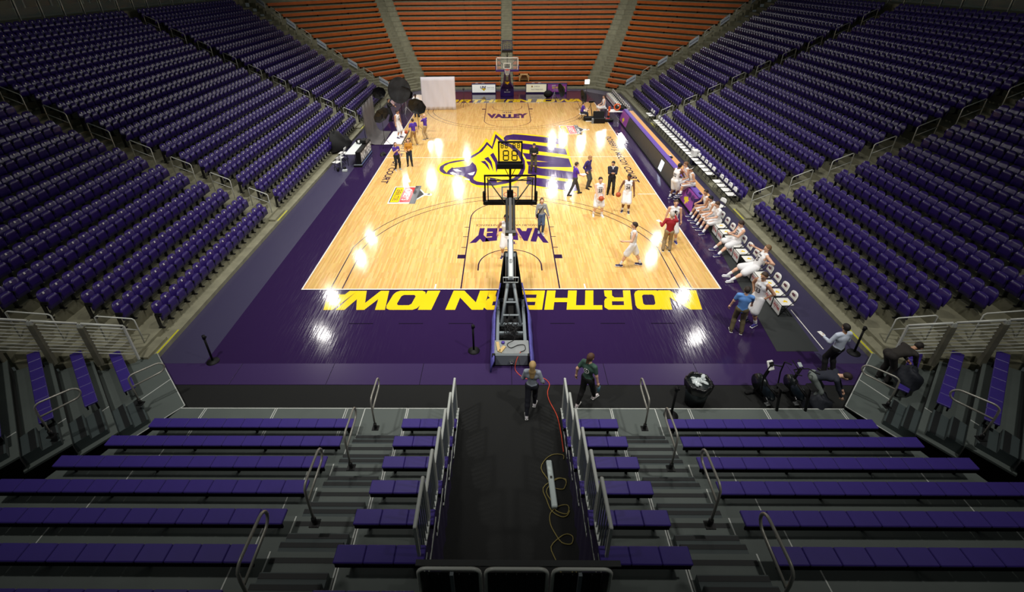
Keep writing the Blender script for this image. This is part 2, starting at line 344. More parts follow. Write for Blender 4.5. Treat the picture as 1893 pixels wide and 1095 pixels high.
poly('emblem_muzzle', m_purp, [(-3.543, 11.911), (-3.413, 12.326), (-3.056, 12.549), (-2.63, 12.651), (-2.318, 12.879), (-2.189, 13.48), (-1.935, 12.873), (-1.82, 12.11), (-1.86, 11.454), (-1.974, 10.894), (-1.903, 10.351), (-1.491, 10.174), (-1.036, 10.077), (-1.226, 9.781), (-1.725, 9.838), (-2.043, 10.154), (-2.287, 10.801), (-2.687, 11.308), (-3.215, 11.371), (-3.449, 11.618)], .0046)
poly('emblem_jaw', m_purp, [(-1.034, 10.924), (-0.749, 10.783), (-0.629, 10.27), (-0.733, 9.943), (-1.028, 9.779), (-1.232, 9.949), (-1.069, 10.341)], .0046)
for pts in ([(-3.255, 12.249), (-3.005, 12.275), (-2.679, 11.885), (-3.041, 11.889)], [(-3.374, 11.66), (-3.232, 11.833), (-2.934, 11.453), (-3.187, 11.357)], [(-2.337, 11.532), (-1.923, 11.845), (-2.008, 11.299), (-2.191, 11.302)], [(-2.471, 10.859), (-2.178, 10.691), (-2.165, 10.488), (-2.418, 10.626)]):
    poly('emblem_tooth', m_line, pts, .0053)
for pts in ([(-1.693, 13.587), (-1.416, 13.664), (-1.217, 13.02), (-1.05, 11.922), (-1.393, 13.022)], [(-1.488, 14.079), (-1.243, 14.414), (-1.009, 13.496), (-0.845, 11.729), (-1.112, 13.177)], [(-1.138, 14.757), (-0.945, 15.195), (-0.693, 13.984), (-0.582, 13.169), (-0.684, 11.583), (-0.805, 13.332)]):
    poly('emblem_stripe', m_purp, pts, .0046)
for pts in ([(-0.299, 18.29), (-0.12, 18.886), (0.401, 19.184), (1.045, 19.017), (3.753, 18.006), (3.74, 16.7), (0.88, 17.748), (0.13, 17.864), (-0.216, 17.503)], [(0.894, 17.142), (3.742, 15.884), (3.726, 14.682), (0.946, 15.856)],
            [(0.923, 15.13), (3.735, 14.001), (3.75, 12.487), (1.87, 12.574), (1.181, 12.908), (1.107, 13.546), (2.422, 13.414), (1.121, 13.907)], [(1.207, 12.877), (1.911, 12.36), (2.847, 12.048), (3.723, 11.743), (3.721, 10.485), (1.111, 11.459)], [(1.054, 11.065), (3.711, 10.088), (3.713, 9.051), (3.362, 8.861), (0.959, 9.924)]):
    poly('emblem_bar', m_purp, pts, .0046)
a = M(); strip(a, [(9.525, -1.288), (9.5, -3.258)], .03, .002); a.obj('joint_highlight', m_line, floor)  # white strip paints the highlight along a board joint
# key lettering
def arched(o, w, h):
    for v in o.data.vertices: y = v.co.y; v.co.y = -h/2+(y+h/2)*(.76+.24*abs(v.co.x)*2/w); v.co.x *= 1+.06*(y/h+.5)
arched(fit_text('painted_word', 'VALLEY', m_purp, 3.2, 1.40, floor, (-.02, 4.08, .0035), (0, 0, math.pi), bold=.075), 3.2, 1.4)
fit_text('painted_word', 'THE', m_purp, .66, .24, floor, (-.02, 3.42, .0035), (0, 0, math.pi), bold=.02)
fit_text('painted_word', 'MISSOURI VALLEY CONFERENCE', m_dl, 3.0, .20, floor, (-.02, 5.06, .0035), (0, 0, math.pi))
arched(fit_text('painted_word', 'VALLEY', m_purp, 3.15, 1.50, floor, (0, 24.25, .0035), (0, 0, 0), bold=.075), 3.15, 1.5)
fit_text('painted_word', 'THE', m_purp, .8, .30, floor, (0, 25.25, .0035), (0, 0, 0), bold=.02)
fit_text('painted_word', 'ROBERT J. McCOY COURT', m_dl, 8.4, .52, floor, (6.92, 14.3, .0035), (0, 0, -math.pi/2), bold=.022, shear=.1)
fit_text('painted_word', 'ROBERT J. McCOY COURT', m_dl, 8.4, .52, floor, (-6.92, 14.3, .0035), (0, 0, -math.pi/2), bold=.022, shear=.1)
m_red = mat('red_floor_paint', (196, 28, 34), .2); m_gfl = mat('charcoal_floor_paint', (66, 68, 72), .2)
def store_sign(dx, dy, first):
    T = lambda pts: [(x+dx, y+dy) for x, y in pts]
    poly('sponsor_panel', m_line, T([(-6.104, 7.448), (-6.129, 9.641), (-4.996, 9.643), (-4.714, 9.341), (-4.396, 8.757), (-4.001, 8.682), (-3.997, 8.436), (-4.353, 8.461), (-4.693, 7.93), (-5.002, 7.471)]), .0026)
    poly('sponsor_panel', m_gfl if not first else m_dark, T([(-6.054, 7.598), (-6.076, 9.565), (-5.584, 9.56), (-5.55, 7.593)]), .0032)
    poly('sponsor_panel', m_yellow, T([(-6.011, 7.631), (-6.023, 9.519), (-5.602, 9.515), (-5.578, 7.626)]), .0038)
    poly('sponsor_panel', m_red, T([(-5.534, 7.626), (-5.573, 9.544), (-4.987, 9.553), (-5.011, 7.621)]), .0038)
    poly('sponsor_panel', m_gfl, T([(-5.013, 7.425), (-5.021, 9.765), (-4.713, 9.762), (-4.699, 7.422)]), .0044)
    poly('sponsor_panel', m_dark, T([(-4.714, 8.025), (-4.712, 9.179), (-4.416, 8.616)]), .0044)
    poly('sponsor_panel', m_dark, T([(-4.285, 8.579), (-4.163, 8.719), (-4.077, 8.612), (-4.167, 8.543)]), .0044)
    c = (-5.309, 8.59); fit_text('sponsor_word', "CASEY'S", m_line, 1.42, .36, floor, (c[0]+dx, c[1]+dy, .0046), (0, 0, -math.pi/2), bold=.015)
    c = (-5.801, 8.559); fit_text('sponsor_word', "GENERAL STORE", m_dark, 1.45, .28, floor, (c[0]+dx, c[1]+dy, .0046), (0, 0, -math.pi/2), bold=.01)
store_sign(0, 0, True)
store_sign((5.082, 20.061)[0]-(-5.217, 8.509)[0]-.35, (5.082, 20.061)[1]-(-5.217, 8.509)[1]+.1, False)
# runners and boards on the apron
mt = M(); mt.prism([(9.299, -3.354), (8.047, -3.354), (8.873, 4.812), (9.241, 7.626), (9.993, 7.619)], .001, .008)
tag(mt.obj('floor_runner', mat('black_rubber_runner', (38, 42, 42), .7)), 'black rubber runner lying along the team bench', 'mat')
mt = M(); mt.prism([(9.24, 31.787), (10.343, 31.754), (10.025, 23.843), (9.09, 23.865)], .001, .008)
tag(mt.obj('floor_runner', mat('black_rubber_runner', (38, 42, 42), .7)), 'black rubber runner lying under the far team bench', 'mat')

# ---------------------------------------------------------------- concrete bowl
E0, C0, Y0 = 10.65, 42.6, 34.15
def offs(d, s=1):
    return ((s*(E0+d), C0-E0+(math.sqrt(2)-1)*d), (s*(C0-Y0+(math.sqrt(2)-1)*d), Y0+d))
def xn(k): return 11.07+.773*k
def zs(k): return .335+.366*k+.0012*k*k
def ze(k): return .15 if k == 0 else .15+.345*k+.004*k*k
NR = 19
for side, s in (('left', -1), ('right', 1)):
    st = M()
    near = lambda x: -4.0-.42*(x-11.0)
    def slab(x0, x1, z0, z1):
        yf0, yf1 = C0-E0+(math.sqrt(2)-1)*(x0-E0), C0-E0+(math.sqrt(2)-1)*(x1-E0)
        st.prism([(s*x0, near(x0)), (s*x1, near(x1)), (s*x1, yf1), (s*x0, yf0)], z0, z1)
    slab(E0, xn(0)+.02, -.3, .15)
    for k in range(NR): slab(xn(k), xn(k+1)+.02, zs(k)-.5, zs(k))
    slab(xn(NR), xn(NR)+4.5, zs(NR)-.6, zs(NR)+.32)
    struct(st.obj('floor_stand_'+side, m_conc))
    # concourse at the top: back wall with glazed openings and posts
    w = M(); X = xn(NR)+3.4; w.box((s*(X+.1), 14, zs(NR)+2.2), (.2, 40, 4.2)); struct(w.obj('wall_'+side, mat('dark_concourse_wall', (34, 40, 38), .7)))
    root = thing('concourse_guardrail', 'glass guardrail along the concourse above the seats %s' % ('on the photo-set side' if s < 0 else 'on the team-bench side'), 'railing', (s*(xn(NR)+.12), 0, zs(NR)+.32))
    for i in range(26):
        y = -6.2+i*1.5
        p = M(); p.cyl((0, y, 0), (0, y, 1.1), .03, 6); p.cyl((s*.12, y, 0), (s*.12, y, 1.1), .02, 6); p.obj('post', m_rail, root)
        if i < 25:
            g = M(); g.box((s*.04, y+.75, .58), (.012, 1.36, .9)); g.obj('glass_pane', mat('guard_glass', (150, 170, 165), .05, alpha=.16), root)
    p = M(); p.tube([(0, -6.2, 1.12), (0, 31.3, 1.12)], .03, 6); p.obj('top_rail', m_rail, root)
    # windows of the concourse wall
    for i in range(14):
        y = -5+i*2.6; g = M(); g.box((s*(X-.02), y, zs(NR)+1.9), (.06, 1.9, 2.2)); o = struct(g.obj('window_%d' % (i+1+(14 if s > 0 else 0)), mat('dark_glass', (12, 20, 16), .1)))
        f = M()
        for yy in (-1.0, 1.0): f.box((s*(X-.05), y+yy, zs(NR)+1.9), (.12, .09, 2.3))
        f.box((s*(X-.05), y, zs(NR)+3.02), (.12, 2.0, .08)); f.obj('window_frame', m_grey, o)
# curved end: straight middle bays and 45 degree corner bays
e = M()
def band(d0, d1, z0, z1):
    for s in (-1, 1):
        (ax0, ay0), (bx0, by0) = offs(d0, s); (ax1, ay1), (bx1, by1) = offs(d1, s)
        e.prism([(ax0, ay0), (ax1, ay1), (bx1, by1), (bx0, by0)], z0, z1)
    e.prism([(offs(d0, -1)[1][0], Y0+d0), (offs(d0)[1][0], Y0+d0), (offs(d1)[1][0], Y0+d1), (offs(d1, -1)[1][0], Y0+d1)], z0, z1)
NE = 19
band(0, .74, -.3, .15)
for k in range(1, NE+1): band(.72+.773*(k-1), .74+.773*k, ze(k)-.5, ze(k))
band(.74+.773*NE, .74+.773*NE+3, ze(NE)-.2, ze(NE)+.3)
struct(e.obj('floor_stand_end', m_conc))
e = M(); e.box((0, Y0+.74+.773*NE+3.2, ze(NE)+.9), (60, .3, 2.2)); struct(e.obj('wall_end', mat('dark_concourse_wall', (34, 40, 38), .7)))
# aisle steps: half-height blocks on every tread
def steps(name, cells, lab):
    root = thing(name, lab, 'steps')
    for (p0, p1, d, z) in cells:
        a = M(); n = Vector(d)
        a.prism([tuple(p0), tuple(p1), tuple(Vector(p1)+n), tuple(Vector(p0)+n)], z-.25, z); a.obj('step', m_conc, root)
for s, where in ((-1, 'on the photo-set side'), (1, 'on the team-bench side')):
    for (y0, y1, nm) in ((5.22, 6.32, 'nearer'), (20.2, 21.2, 'farther')):
        steps('aisle_steps', [((s*(xn(k)-.30), y0), (s*(xn(k)-.30), y1), (s*.31, 0), zs(k)-(zs(k)-(zs(k-1) if k else .15))/2) for k in range(NR)], '%s concrete aisle steps in the purple seats %s' % (nm, where))
    c = []
    for k in range(NR):
        x = xn(k)-.30; yb = -2.95-.335*k; c.append(((s*x, near(x)+.02), (s*x, yb), (s*.31, 0), zs(k)-(zs(k)-(zs(k-1) if k else .15))/2))
    steps('aisle_steps', c, 'concrete steps beside the near bar railing, %s' % where[7:])
    c = []
    for k in range(1, NE):
        d = .72+.773*(k-1)-.3; (ax, ay), (bx, by) = offs(d, s); u = Vector((s*.7071, -.7071)) * 1.0; nrm = Vector((s*.7071, .7071))*.31
        b = Vector((bx, by)); c.append((b+u*.15, b+u*1.25, nrm, (ze(k)+ze(k-1))/2))
    steps('aisle_steps', c, 'concrete steps between far middle and far corner benches, %s' % where[7:])
    c = []
    for k in range(1, NE):
        d = .72+.773*(k-1)-.3; (ax, ay), _b = offs(d, s); u = Vector((-s*.7071, .7071)); nrm = Vector((s*.7071, .7071))*.31
        b = Vector((ax, ay)); c.append((b, b+u*.9, nrm, (ze(k)+ze(k-1))/2))
    steps('aisle_steps', c, 'concrete steps beside the white signs, %s' % where[7:])
steps('aisle_steps', [((-.6, Y0+.72+.773*(k-1)-.3), (.6, Y0+.72+.773*(k-1)-.3), (0, .31), (ze(k)+ze(k-1))/2) for k in range(1, NE)], 'concrete steps between orange benches straight behind the far hoop')
# yellow safety lines at the curb
for s in (-1, 1):
    for (y0, y1) in ((-3.9, -2.5), (5.3, 6.4), (20.2, 21.4)):
        a = M(); a.box((s*10.70, (y0+y1)/2, .152), (.05, y1-y0, .006)); o = a.obj('safety_line', mat('yellow_tape', (200, 196, 30), .5)); o['kind'] = 'structure'

# ---------------------------------------------------------------- orange benches of the far end
_brk = None
def bench_board(p0, p1, z, label, group):
    p0 = Vector(p0); p1 = Vector(p1); c = (p0+p1)/2; ln = (p1-p0).length; a = math.atan2((p1-p0).y, (p1-p0).x)
    t = thing('bleacher_bench', label, 'bench', (c.x, c.y, z-.43), a, group)
    b = M(); b.box((0, 0, .35), (ln, .30, .16), bev=.02); b.obj('seat_board', m_orange, t)
    b = M(); b.box((0, -.12, .24), (ln-.04, .03, .14)); b.obj('fascia_board', m_orange, t)
    global _brk
    for i in range(max(2, int(ln/2.6))):
        if _brk is None: b = M(); b.box((0, .02, .09), (.06, .22, .34)); _brk = b.mesh('bracket', m_dark)
        put(_brk, 'bracket', t, (-ln/2+.25+i*(ln-.5)/max(1, int(ln/2.6)-1), 0, 0))
G_end = 'orange boarded benches of the far end'
for k in range(18):
    yb = Y0+.70+.773*k-.15; z = ze(k)+.43
    if k == 0: z = .58
    xr = 7.70+.327*k
    for s, nm in ((-1, 'left'), (1, 'right')):
        bench_board((s*.62 if s > 0 else -xr, yb), (xr if s > 0 else -.62, yb), z, 'orange bench %s of the steps behind the far hoop, %s row up' % ('on the photo-set side' if s < 0 else 'on the team-bench side', nth(k)), G_end)
        # corner bay
        cc = C0+(.70+.773*k-.15)*math.sqrt(2)-.3
        u = Vector((s*.7071, -.7071)); (ax, ay), (bx, by) = offs(.55+.773*k, s)
        P0 = Vector((bx, by))+u*1.32; P1 = Vector((ax, ay))-u*.95
        P0, P1 = (P0, P1) if s > 0 else (P1, P0)
        if s > 0: bench_board(P0, P1, z, 'orange bench in the far corner bay, team-bench side, %s row up' % nth(k), G_end)
        else: bench_board(P0, P1, z, 'orange bench in the far corner bay, photo-set side, %s row up' % nth(k), G_end)

# ---------------------------------------------------------------- purple folding seats
def shell(w, h, th, bow, n=4, top=.75):
    # rounded shell panel: x across, z up, y depth (front = -y); a bowed grid with rounded upper corners
    V = []; F = []; nx = n+2; nz = n
    for side in (0, 1):
        for j in range(nz+1):
            v = j/nz; hw = w/2*(1-.04*v)
            if v > top-.01: hw *= (1-.28*((v-top)/(1-top))**2)
            for i in range(nx+1):
                u = i/nx*2-1; x = u*hw; z = v*h
                if j == nz: z -= .035*abs(u)**3*h*2
                y = bow*(1-u*u)*.9 - bow*.4*(v-.5)**2*4 + (th if side else 0) + .018*max(0, v-.8)*5*(1 if not side else 1)
                V.append((x, y, z))
    m_ = (nx+1)*(nz+1)
    for j in range(nz):
        for i in range(nx):
            a = j*(nx+1)+i; F.append((a, a+1, a+nx+2, a+nx+1)); F.append((m_+a, m_+a+nx+1, m_+a+nx+2, m_+a+1))
    rim = [i for i in range(nx+1)]+[(j)*(nx+1)+nx for j in range(1, nz+1)]+[nz*(nx+1)+i for i in range(nx-1, -1, -1)]+[j*(nx+1) for j in range(nz-1, 0, -1)]
    for q in range(len(rim)): a, b = rim[q], rim[(q+1) % len(rim)]; F.append((a, m_+a, m_+b, b))
    return V, F
SW = .457
def seat_parts(n):
    # local frame: faces +x (towards the court on the side with s=-1); origin on the tread at the nose line
    back = M(); V, F = shell(.445, .48, .035, .03, n)
    T = Matrix.Translation((.01, 0, .38)) @ Matrix.Rotation(R(-14), 4, 'Y') @ Matrix.Rotation(R(90), 4, 'Z')
    back.add([T @ Vector(v) for v in V], F, True)
    pan = M(); V, F = shell(.425, .40, .05, .015, max(2, n-1))
    T2 = Matrix.Translation((.10, 0, .27)) @ Matrix.Rotation(R(2), 4, 'Y') @ Matrix.Rotation(R(90), 4, 'Z')
    pan.add([T2 @ Vector(v) for v in V], F, True)
    std = M(); std.box((-.03, -.225, .24), (.10, .035, .48)); std.box((.0, -.225, .015), (.2, .06, .03)); std.box((.03, -.225, .50), (.22, .03, .05))
    arm = M(); arm.box((.05, -.225, .56), (.24, .04, .03), bev=.008)
    return back, pan, std, arm
bk, pn_, sd, ar = seat_parts(4)
me_back, me_pan, me_std, me_arm = bk.mesh('backrest', m_seat), pn_.mesh('seat_pan', m_seat), sd.mesh('standard', m_dark), ar.mesh('armrest', m_dark)
pl = M(); pl.box((-.088, 0, .735), (.02, .046, .06), ry=R(-14)); me_plate = pl.mesh('number_plate', m_plate)
pr_ = M(); pr_.box((-.125, -.13, .78), (.03, .025, .035), ry=R(-14)); me_plate2 = pr_.mesh('row_tag', m_chrome)
places = []
def seat_rows():
    for s in (-1, 1):
        for k in range(NR):
            yA0 = -2.37-.335*k; nA = int(round((4.91-yA0)/SW))
            offA = 4.91-SW*nA
            offx = 1.0
            for i in range(nA+1): places.append((s, 'A', k, i, offA+SW*i, nA+1))
            nB = 29
            for i in range(nB+1): places.append((s, 'B', k, i, 6.62+(19.87-6.62)/nB*i, nB+1))
            y1 = (29.75+.27*k) if s < 0 else (28.9+.30*k); nC = int((y1-21.6)/SW)
            for i in range(nC+1): places.append((s, 'C', k, i, 21.6+SW*i, nC+1))
seat_rows()
def pix(P):
    d = Vector(P)-CAM; z = d.dot(_F); return 923.91+899.59*d.dot(_R2)/z, 440.62-899.59*d.dot(_U2)/z, z
seen = []; rest = []
for pl_ in places:
    s, sec, k, i, y, n = pl_; u, v, z = pix((s*(xn(k)+.04), y, zs(k)+.6))
    if z < 1 or u < -30 or u > 1923 or v < -30 or v > 1110: continue
    (seen if True else rest).append((z, pl_))
seen.sort(key=lambda t: t[0]); near_seats = [p for _, p in seen[:300]]; far_seats = [p for _, p in seen[300:]]
secn = {'A': 'near', 'B': 'middle', 'C': 'far'}
for (s, sec, k, i, y, n) in near_seats:
    rz = 0 if s < 0 else math.pi
    lab = 'purple seat %s, %s row up, %s seat %s' % ('on the team-bench side' if s > 0 else 'on the photo-set side', nth(k), nth(i if sec == 'A' else i), 'from the near railing' if sec == 'A' else 'past the first aisle')
    t = thing('stadium_seat', lab, 'seat', (s*xn(k), y, zs(k)), rz, 'purple folding stadium seats')
    put(me_back, 'backrest', t); put(me_pan, 'seat_pan', t); put(me_std, 'standard', t); put(me_arm, 'armrest', t)
    put(me_plate if s < 0 else me_plate2, 'number_plate' if s < 0 else 'row_tag', t)
def crowd_of_seats(name, lst, s, lab):
    b, p, sd_, ar_ = seat_parts(3); src = M()
    src.mi = 0; src.add(b.v, b.f, True); src.add(p.v, p.f, True); src.mi = 1; src.add(sd_.v, sd_.f); src.add(ar_.v, ar_.f); src.mi = 2
    src.add((pl if s < 0 else pr_).v, (pl if s < 0 else pr_).f)
    V = np.array(src.v); nv = len(V); sg = 1 if s < 0 else -1
    allv = np.concatenate([V*np.array([sg, sg, 1])+np.array([s*xn(k), y, zs(k)]) for (_, _, k, i, y, n) in lst])
    me = bpy.data.meshes.new(name)
    F = []; mi = []; sm = []
    for q in range(len(lst)):
        o = q*nv; F += [tuple(x+o for x in f) for f in src.f]
    me.from_pydata(allv.tolist(), [], F)
    for m_ in (m_seat, m_dark, m_plate if s < 0 else m_chrome): me.materials.append(m_)
    me.polygons.foreach_set('material_index', src.m*len(lst)); me.polygons.foreach_set('use_smooth', src.smooth*len(lst)); me.update()
    o = put(me, name); o['kind'] = 'stuff'; tag(o, lab, 'seats'); return o
crowd_of_seats('distant_seats', [p for p in far_seats if p[0] < 0], -1, 'remaining rows of purple folding seats on the photo-set side')
crowd_of_seats('distant_seats', [p for p in far_seats if p[0] > 0], 1, 'remaining rows of purple folding seats behind the team benches')

# ---------------------------------------------------------------- handrails of the aisles
def hoop_rail(P, dirv, ln, h0, rise, label, sign=False, midrail=True):
    # two posts on treads, rail sloping with the stair; P = lower post foot, dirv = unit dir up the stair
    t = thing('aisle_handrail', label, 'handrail', P, 0, 'handrails down the aisles'); d = Vector((dirv[0], dirv[1], 0))
    A = Vector((0, 0, h0)); B = d*ln+Vector((0, 0, rise+h0))
    a = M(); a.tube([(0, 0, 0), A-Vector((0, 0, .04)), A+(B-A).normalized()*.05, B-(B-A).normalized()*.05, B-Vector((0, 0, .04)), d*ln+Vector((0, 0, rise-.0))], .021, 6); a.obj('frame', m_rail, t)
    if not sign:
        a = M(); a.tube([A*.55, B-Vector((0, 0, h0*.45))], .016, 6); a.obj('middle_rail', m_rail, t)
    else:
        n = Vector((0, 0, 1)).cross(d)
        p = [A*.50, B-Vector((0, 0, h0*.50)), B-Vector((0, 0, .03)), A-Vector((0, 0, .03))]
        a = M(); nn = n*.012; a.add([q-nn for q in p]+[q+nn for q in p], [(0, 1, 2, 3), (7, 6, 5, 4), (0, 4, 5, 1), (1, 5, 6, 2), (2, 6, 7, 3), (3, 7, 4, 0)]); bd = a.obj('sign_board', mat('sign_white', (205, 214, 226), .5), t)
        # lettering on the board
        c = sum(p, Vector())/4; e1 = (p[1]-p[0]).normalized(); e3 = (p[3]-p[0]).normalized()
        for q, wd in ((-.26, 'MIDLAND'), (.26, 'POWER')):
            for sg in (-1, 1):
                me = text_mesh(wd, .13, .006); x_ax = e1*sg*-1 if False else e1*(1 if sg > 0 else -1); mt = Matrix(((x_ax.x, 0, n.x*-sg, 0), (x_ax.y, 0, n.y*-sg, 0), (x_ax.z, 1, 0, 0), (0, 0, 0, 1)))
                cc = c+e1*q*(1 if sg > 0 else -1)*ln*1.0 + n*(-sg)*.018
                me.transform(Matrix.Translation(cc) @ mt); me.materials.clear(); me.materials.append(mat('navy_print', (40, 44, 96), .5)); put(me, 'sign_word', bd)
            a = M()
        a.box(tuple(c), (.07, .07, .2)); 
    return t
for s, where in ((-1, 'on the photo-set side'), (1, 'on the team-bench side')):
    for (yc, nm) in ((5.78, 'nearer'), (20.7, 'farther')):
        for q, k in enumerate(range(0, NR-1, 2)):
            hoop_rail((s*(xn(k)+.05), yc, zs(k)), (s, 0), .773*1.05, .92, zs(k+1)-zs(k), '%s handrail up the %s aisle %s' % (nth(q), nm, where))
    for q, k in enumerate(range(0, NR-1, 2)):
        x = xn(k)+.1; hoop_rail((s*x, -3.35-.37*k, zs(k)), (s*.92, -.39), .85, .92, zs(k+1)-zs(k), '%s handrail beside the near bar railing %s' % (nth(q), where))
    for q, k in enumerate(range(0, NR-1, 2)):
        (ax, ay), _b = offs(.60+.773*k, s); u = Vector((-s*.7071, .7071)); P = Vector((ax, ay))+u*.15; sg = (q % 2 == 0)
        hoop_rail((P.x, P.y, ze(k)), (s*.924, .383), 1.0, 1.0, (ze(k+1)-ze(k))*1.25, ('%s rail with a white sponsor board up the far corner aisle %s' if sg else '%s plain rail up the far corner aisle %s') % (nth(q//2), where), sign=sg)

# bar railings between concrete stand and portable bleachers
for s, where in ((-1, 'on the photo-set side'), (1, 'on the team-bench side')):
    for q in range(5):
        P = Vector((s*(10.9+.80*q+.0), -4.03-.42*q-.0, .42+.43*q)); d = Vector((s*.80, -.42, .43)); d2 = d*.93
        t = thing('bar_railing', '%s bar railing panel up the near edge of the seats %s' % (nth(q), where), 'railing', P, 0, 'horizontal bar railings')
        for a_, b_ in ((Vector((0, 0, 0)), 'post'), (d2, 'post')):
            a = M(); a.box(tuple(a_+Vector((0, 0, .5))), (.05, .05, 1.22)); a.obj(b_, m_rail, t)
        a = M(); a.tube([Vector((0, 0, 1.12)), d2+Vector((0, 0, 1.12))], .032, 8); a.obj('top_rail', m_rail, t)
        for j in range(9):
            a = M(); a.tube([Vector((0, 0, .08+.115*j)), d2+Vector((0, 0, .08+.115*j))], .012, 5); a.obj('bar', m_rail, t)
        if q: 
            a = M(); a.box((P.x-s*.03, P.y+.02, P.z+.3), (.16, .10, 1.35)); a.obj('pier', m_concd, t).location = -P

# ---------------------------------------------------------------- portable bleachers in the foreground
m_deck = mat('grey_deck_board', (84, 92, 88), .62, noise=.08, nscale=1.3); m_trim = mat('pale_deck_trim', (190, 194, 188), .5)
m_riser = mat('dark_deck_riser', (22, 25, 25), .7); m_tread = mat('ribbed_black_grip', (13, 17, 18), .6); m_tile = mat('purple_seat_tile', (56, 40, 124), .45, noise=.05, nscale=5)
m_step = mat('grey_step_board', (60, 70, 70), .6)
def zb(k): return .6+.387*k+.006*k*k
def yb(k): return -6.67-.829*k      # rear edge of the seat tiles
NB = 8
for k in range(NB):
    zd = zb(k)-.43; y1 = -5.72 if k == 0 else yb(k)+.28+.10; y0 = yb(k+1)+.30
    for nm, x0, x1, js in (('across', -8.72-.34*k-.0, -3.87, 6), ('aisle', -3.87, -2.73, 0), ('short', -2.73, -1.38, 0), ('short', 1.25, 2.56, 0), ('aisle', 2.56, 3.72, 0), ('bench', 3.72, 8.58+.34*k, 6)):
        wh = {'across': 'wide foreground bay, photo-set side', 'bench': 'wide foreground bay, exercise-bike side'}.get(nm, '%s bay by the tunnel, %s side' % ('narrow' if nm == 'short' else 'stair', 'exercise-bike' if x0 > 0 else 'photo-set'))
        t = thing('bleacher_deck', '%s grey deck up, %s' % (nth(k), wh), 'bleacher deck', (0, 0, 0), 0, 'grey bleacher decks')
        if nm in ('across', 'bench'):
            xa = x0+(.0 if x0 < 0 else 0); sg = -1 if x0 < 0 else 1
            P = [(x0, y1), (x1, y1), (x1, y0), (x0, y0)]
            if sg < 0: P = [(-8.72-.414*(-5.72-y1), y1), (x1, y1), (x1, y0), (-8.72-.414*(-5.72-y0), y0)]
            else: P = [(x0, y1), (8.58+.414*(-5.72-y1), y1), (8.58+.414*(-5.72-y0), y0), (x0, y0)]
            xs_ = np.linspace(x0, x1, 4)
            a = M(); a.prism(P, zd-.05, zd); a.obj('deck_board', m_deck, t)
            # joints with pale trim
            for q in range(1, js//2+1):
                xx = (-4.35-1.86*(q-1)-.0*k) if sg < 0 else (4.55+1.95*(q-1))
                if k == 0 or q == 1 or q == js//2:
                    a = M(); a.box((xx-(0.9*sg*-1 if (k and q == 1) else 0)*0, (y0+y1)/2, zd+.002), (.022, abs(y1-y0), .008)); a.obj('joint_trim', m_trim, t)
                if k == 0:
                    a = M(); a.box((xx+.05, (y0+y1)/2, zd+.002), (.02, abs(y1-y0), .008)); a.obj('joint_trim', m_trim, t)
        else:
            a = M(); a.box(((x0+x1)/2, (y0+y1)/2, zd-.025), (x1-x0-.01, y1-y0, .05)); a.obj('deck_board', m_deck, t)
            for xx in (x0+.02, x1-.02):
                a = M(); a.box((xx, (y0+y1)/2, zd+.002), (.025, y1-y0, .01)); a.obj('edge_trim', m_trim, t)
        if k == 0:
            a = M(); a.box(((x0+x1)/2, y1, zd-.01), (x1-x0-.01, .025, .03)); a.obj('front_trim', m_trim, t)
            a = M(); a.box(((x0+x1)/2, y1-.02, zd/2-.02), (x1-x0-.01, .02, zd)); a.obj('riser', m_riser, t)
        else:
            a = M(); a.box(((x0+x1)/2, y1-.01, zd-.22), (x1-x0-.02, .02, .40)); a.obj('riser', m_riser, t)
        if nm == 'aisle' and k < NB-1:
            zn = zb(k+1)-.43; dz = (zn-zd)
            for j, fr in enumerate((.34, .67)):
                yy = y0+.20-.0+.22*(1-j) ; a = M(); a.box(((x0+x1)/2, yy, zd+dz*fr/2), (x1-x0-.12, .23, dz*fr)); st = a.obj('step', m_step, t)
                a = M(); a.box(((x0+x1)/2, yy+.06, zd+dz*fr+.003), (x1-x0-.12, .075, .008)); a.obj('grip_strip', m_tread, st)
            a = M(); a.box(((x0+x1)/2, y0+.0-.05, zn+.003), (x1-x0-.12, .08, .008)); a.obj('grip_strip', m_tread, t)
tile_cache = {}
def tile_mesh(w):
    k_ = round(w, 3)
    if k_ not in tile_cache: a = M(); a.box((0, .132, -.03), (w-.006, .264, .05), bev=.012); tile_cache[k_] = a.mesh('seat_tile', m_tile)
    return tile_cache[k_]
_sup = None
def tile_bench(P, rz, n, w, label, phase=0):
    t = thing('bleacher_bench', label, 'bench', P, rz, 'purple tiled bleacher benches')
    for i in range(n): put(tile_mesh(w), 'seat_tile', t, (w*(i+.5), 0, 0))
    a = M(); a.box((n*w/2, .03, -.105), (n*w-.03, .03, .11)); a.obj('shade_strip', mat('matt_black_shade', (8, 8, 9), .9, spec=.1), t)  # shade below the rear tile edge, put in as a black strip
    global _sup
    if _sup is None: a = M(); a.box((0, .20, -.27), (.05, .04, .32)); _sup = a.mesh('support', m_dark)
    for i in range(max(2, n//3)): put(_sup, 'support', t, (.2+i*(n*w-.4)/max(1, n//3-1), 0, 0))
    return t
for k in range(NB):
    xl = -8.84-.31*k; nl = int(round((-3.86-xl)/.448)); w = (-3.86-xl)/nl
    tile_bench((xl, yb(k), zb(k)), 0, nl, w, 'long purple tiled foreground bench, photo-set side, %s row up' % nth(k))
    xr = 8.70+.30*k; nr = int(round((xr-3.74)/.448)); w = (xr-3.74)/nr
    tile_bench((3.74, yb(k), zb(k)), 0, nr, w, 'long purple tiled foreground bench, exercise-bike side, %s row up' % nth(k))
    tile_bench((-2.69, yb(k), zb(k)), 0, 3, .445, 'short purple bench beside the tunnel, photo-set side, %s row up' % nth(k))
    tile_bench((1.20, yb(k), zb(k)), 0, 3, .445, 'short purple bench beside the tunnel, exercise-bike side, %s row up' % nth(k))
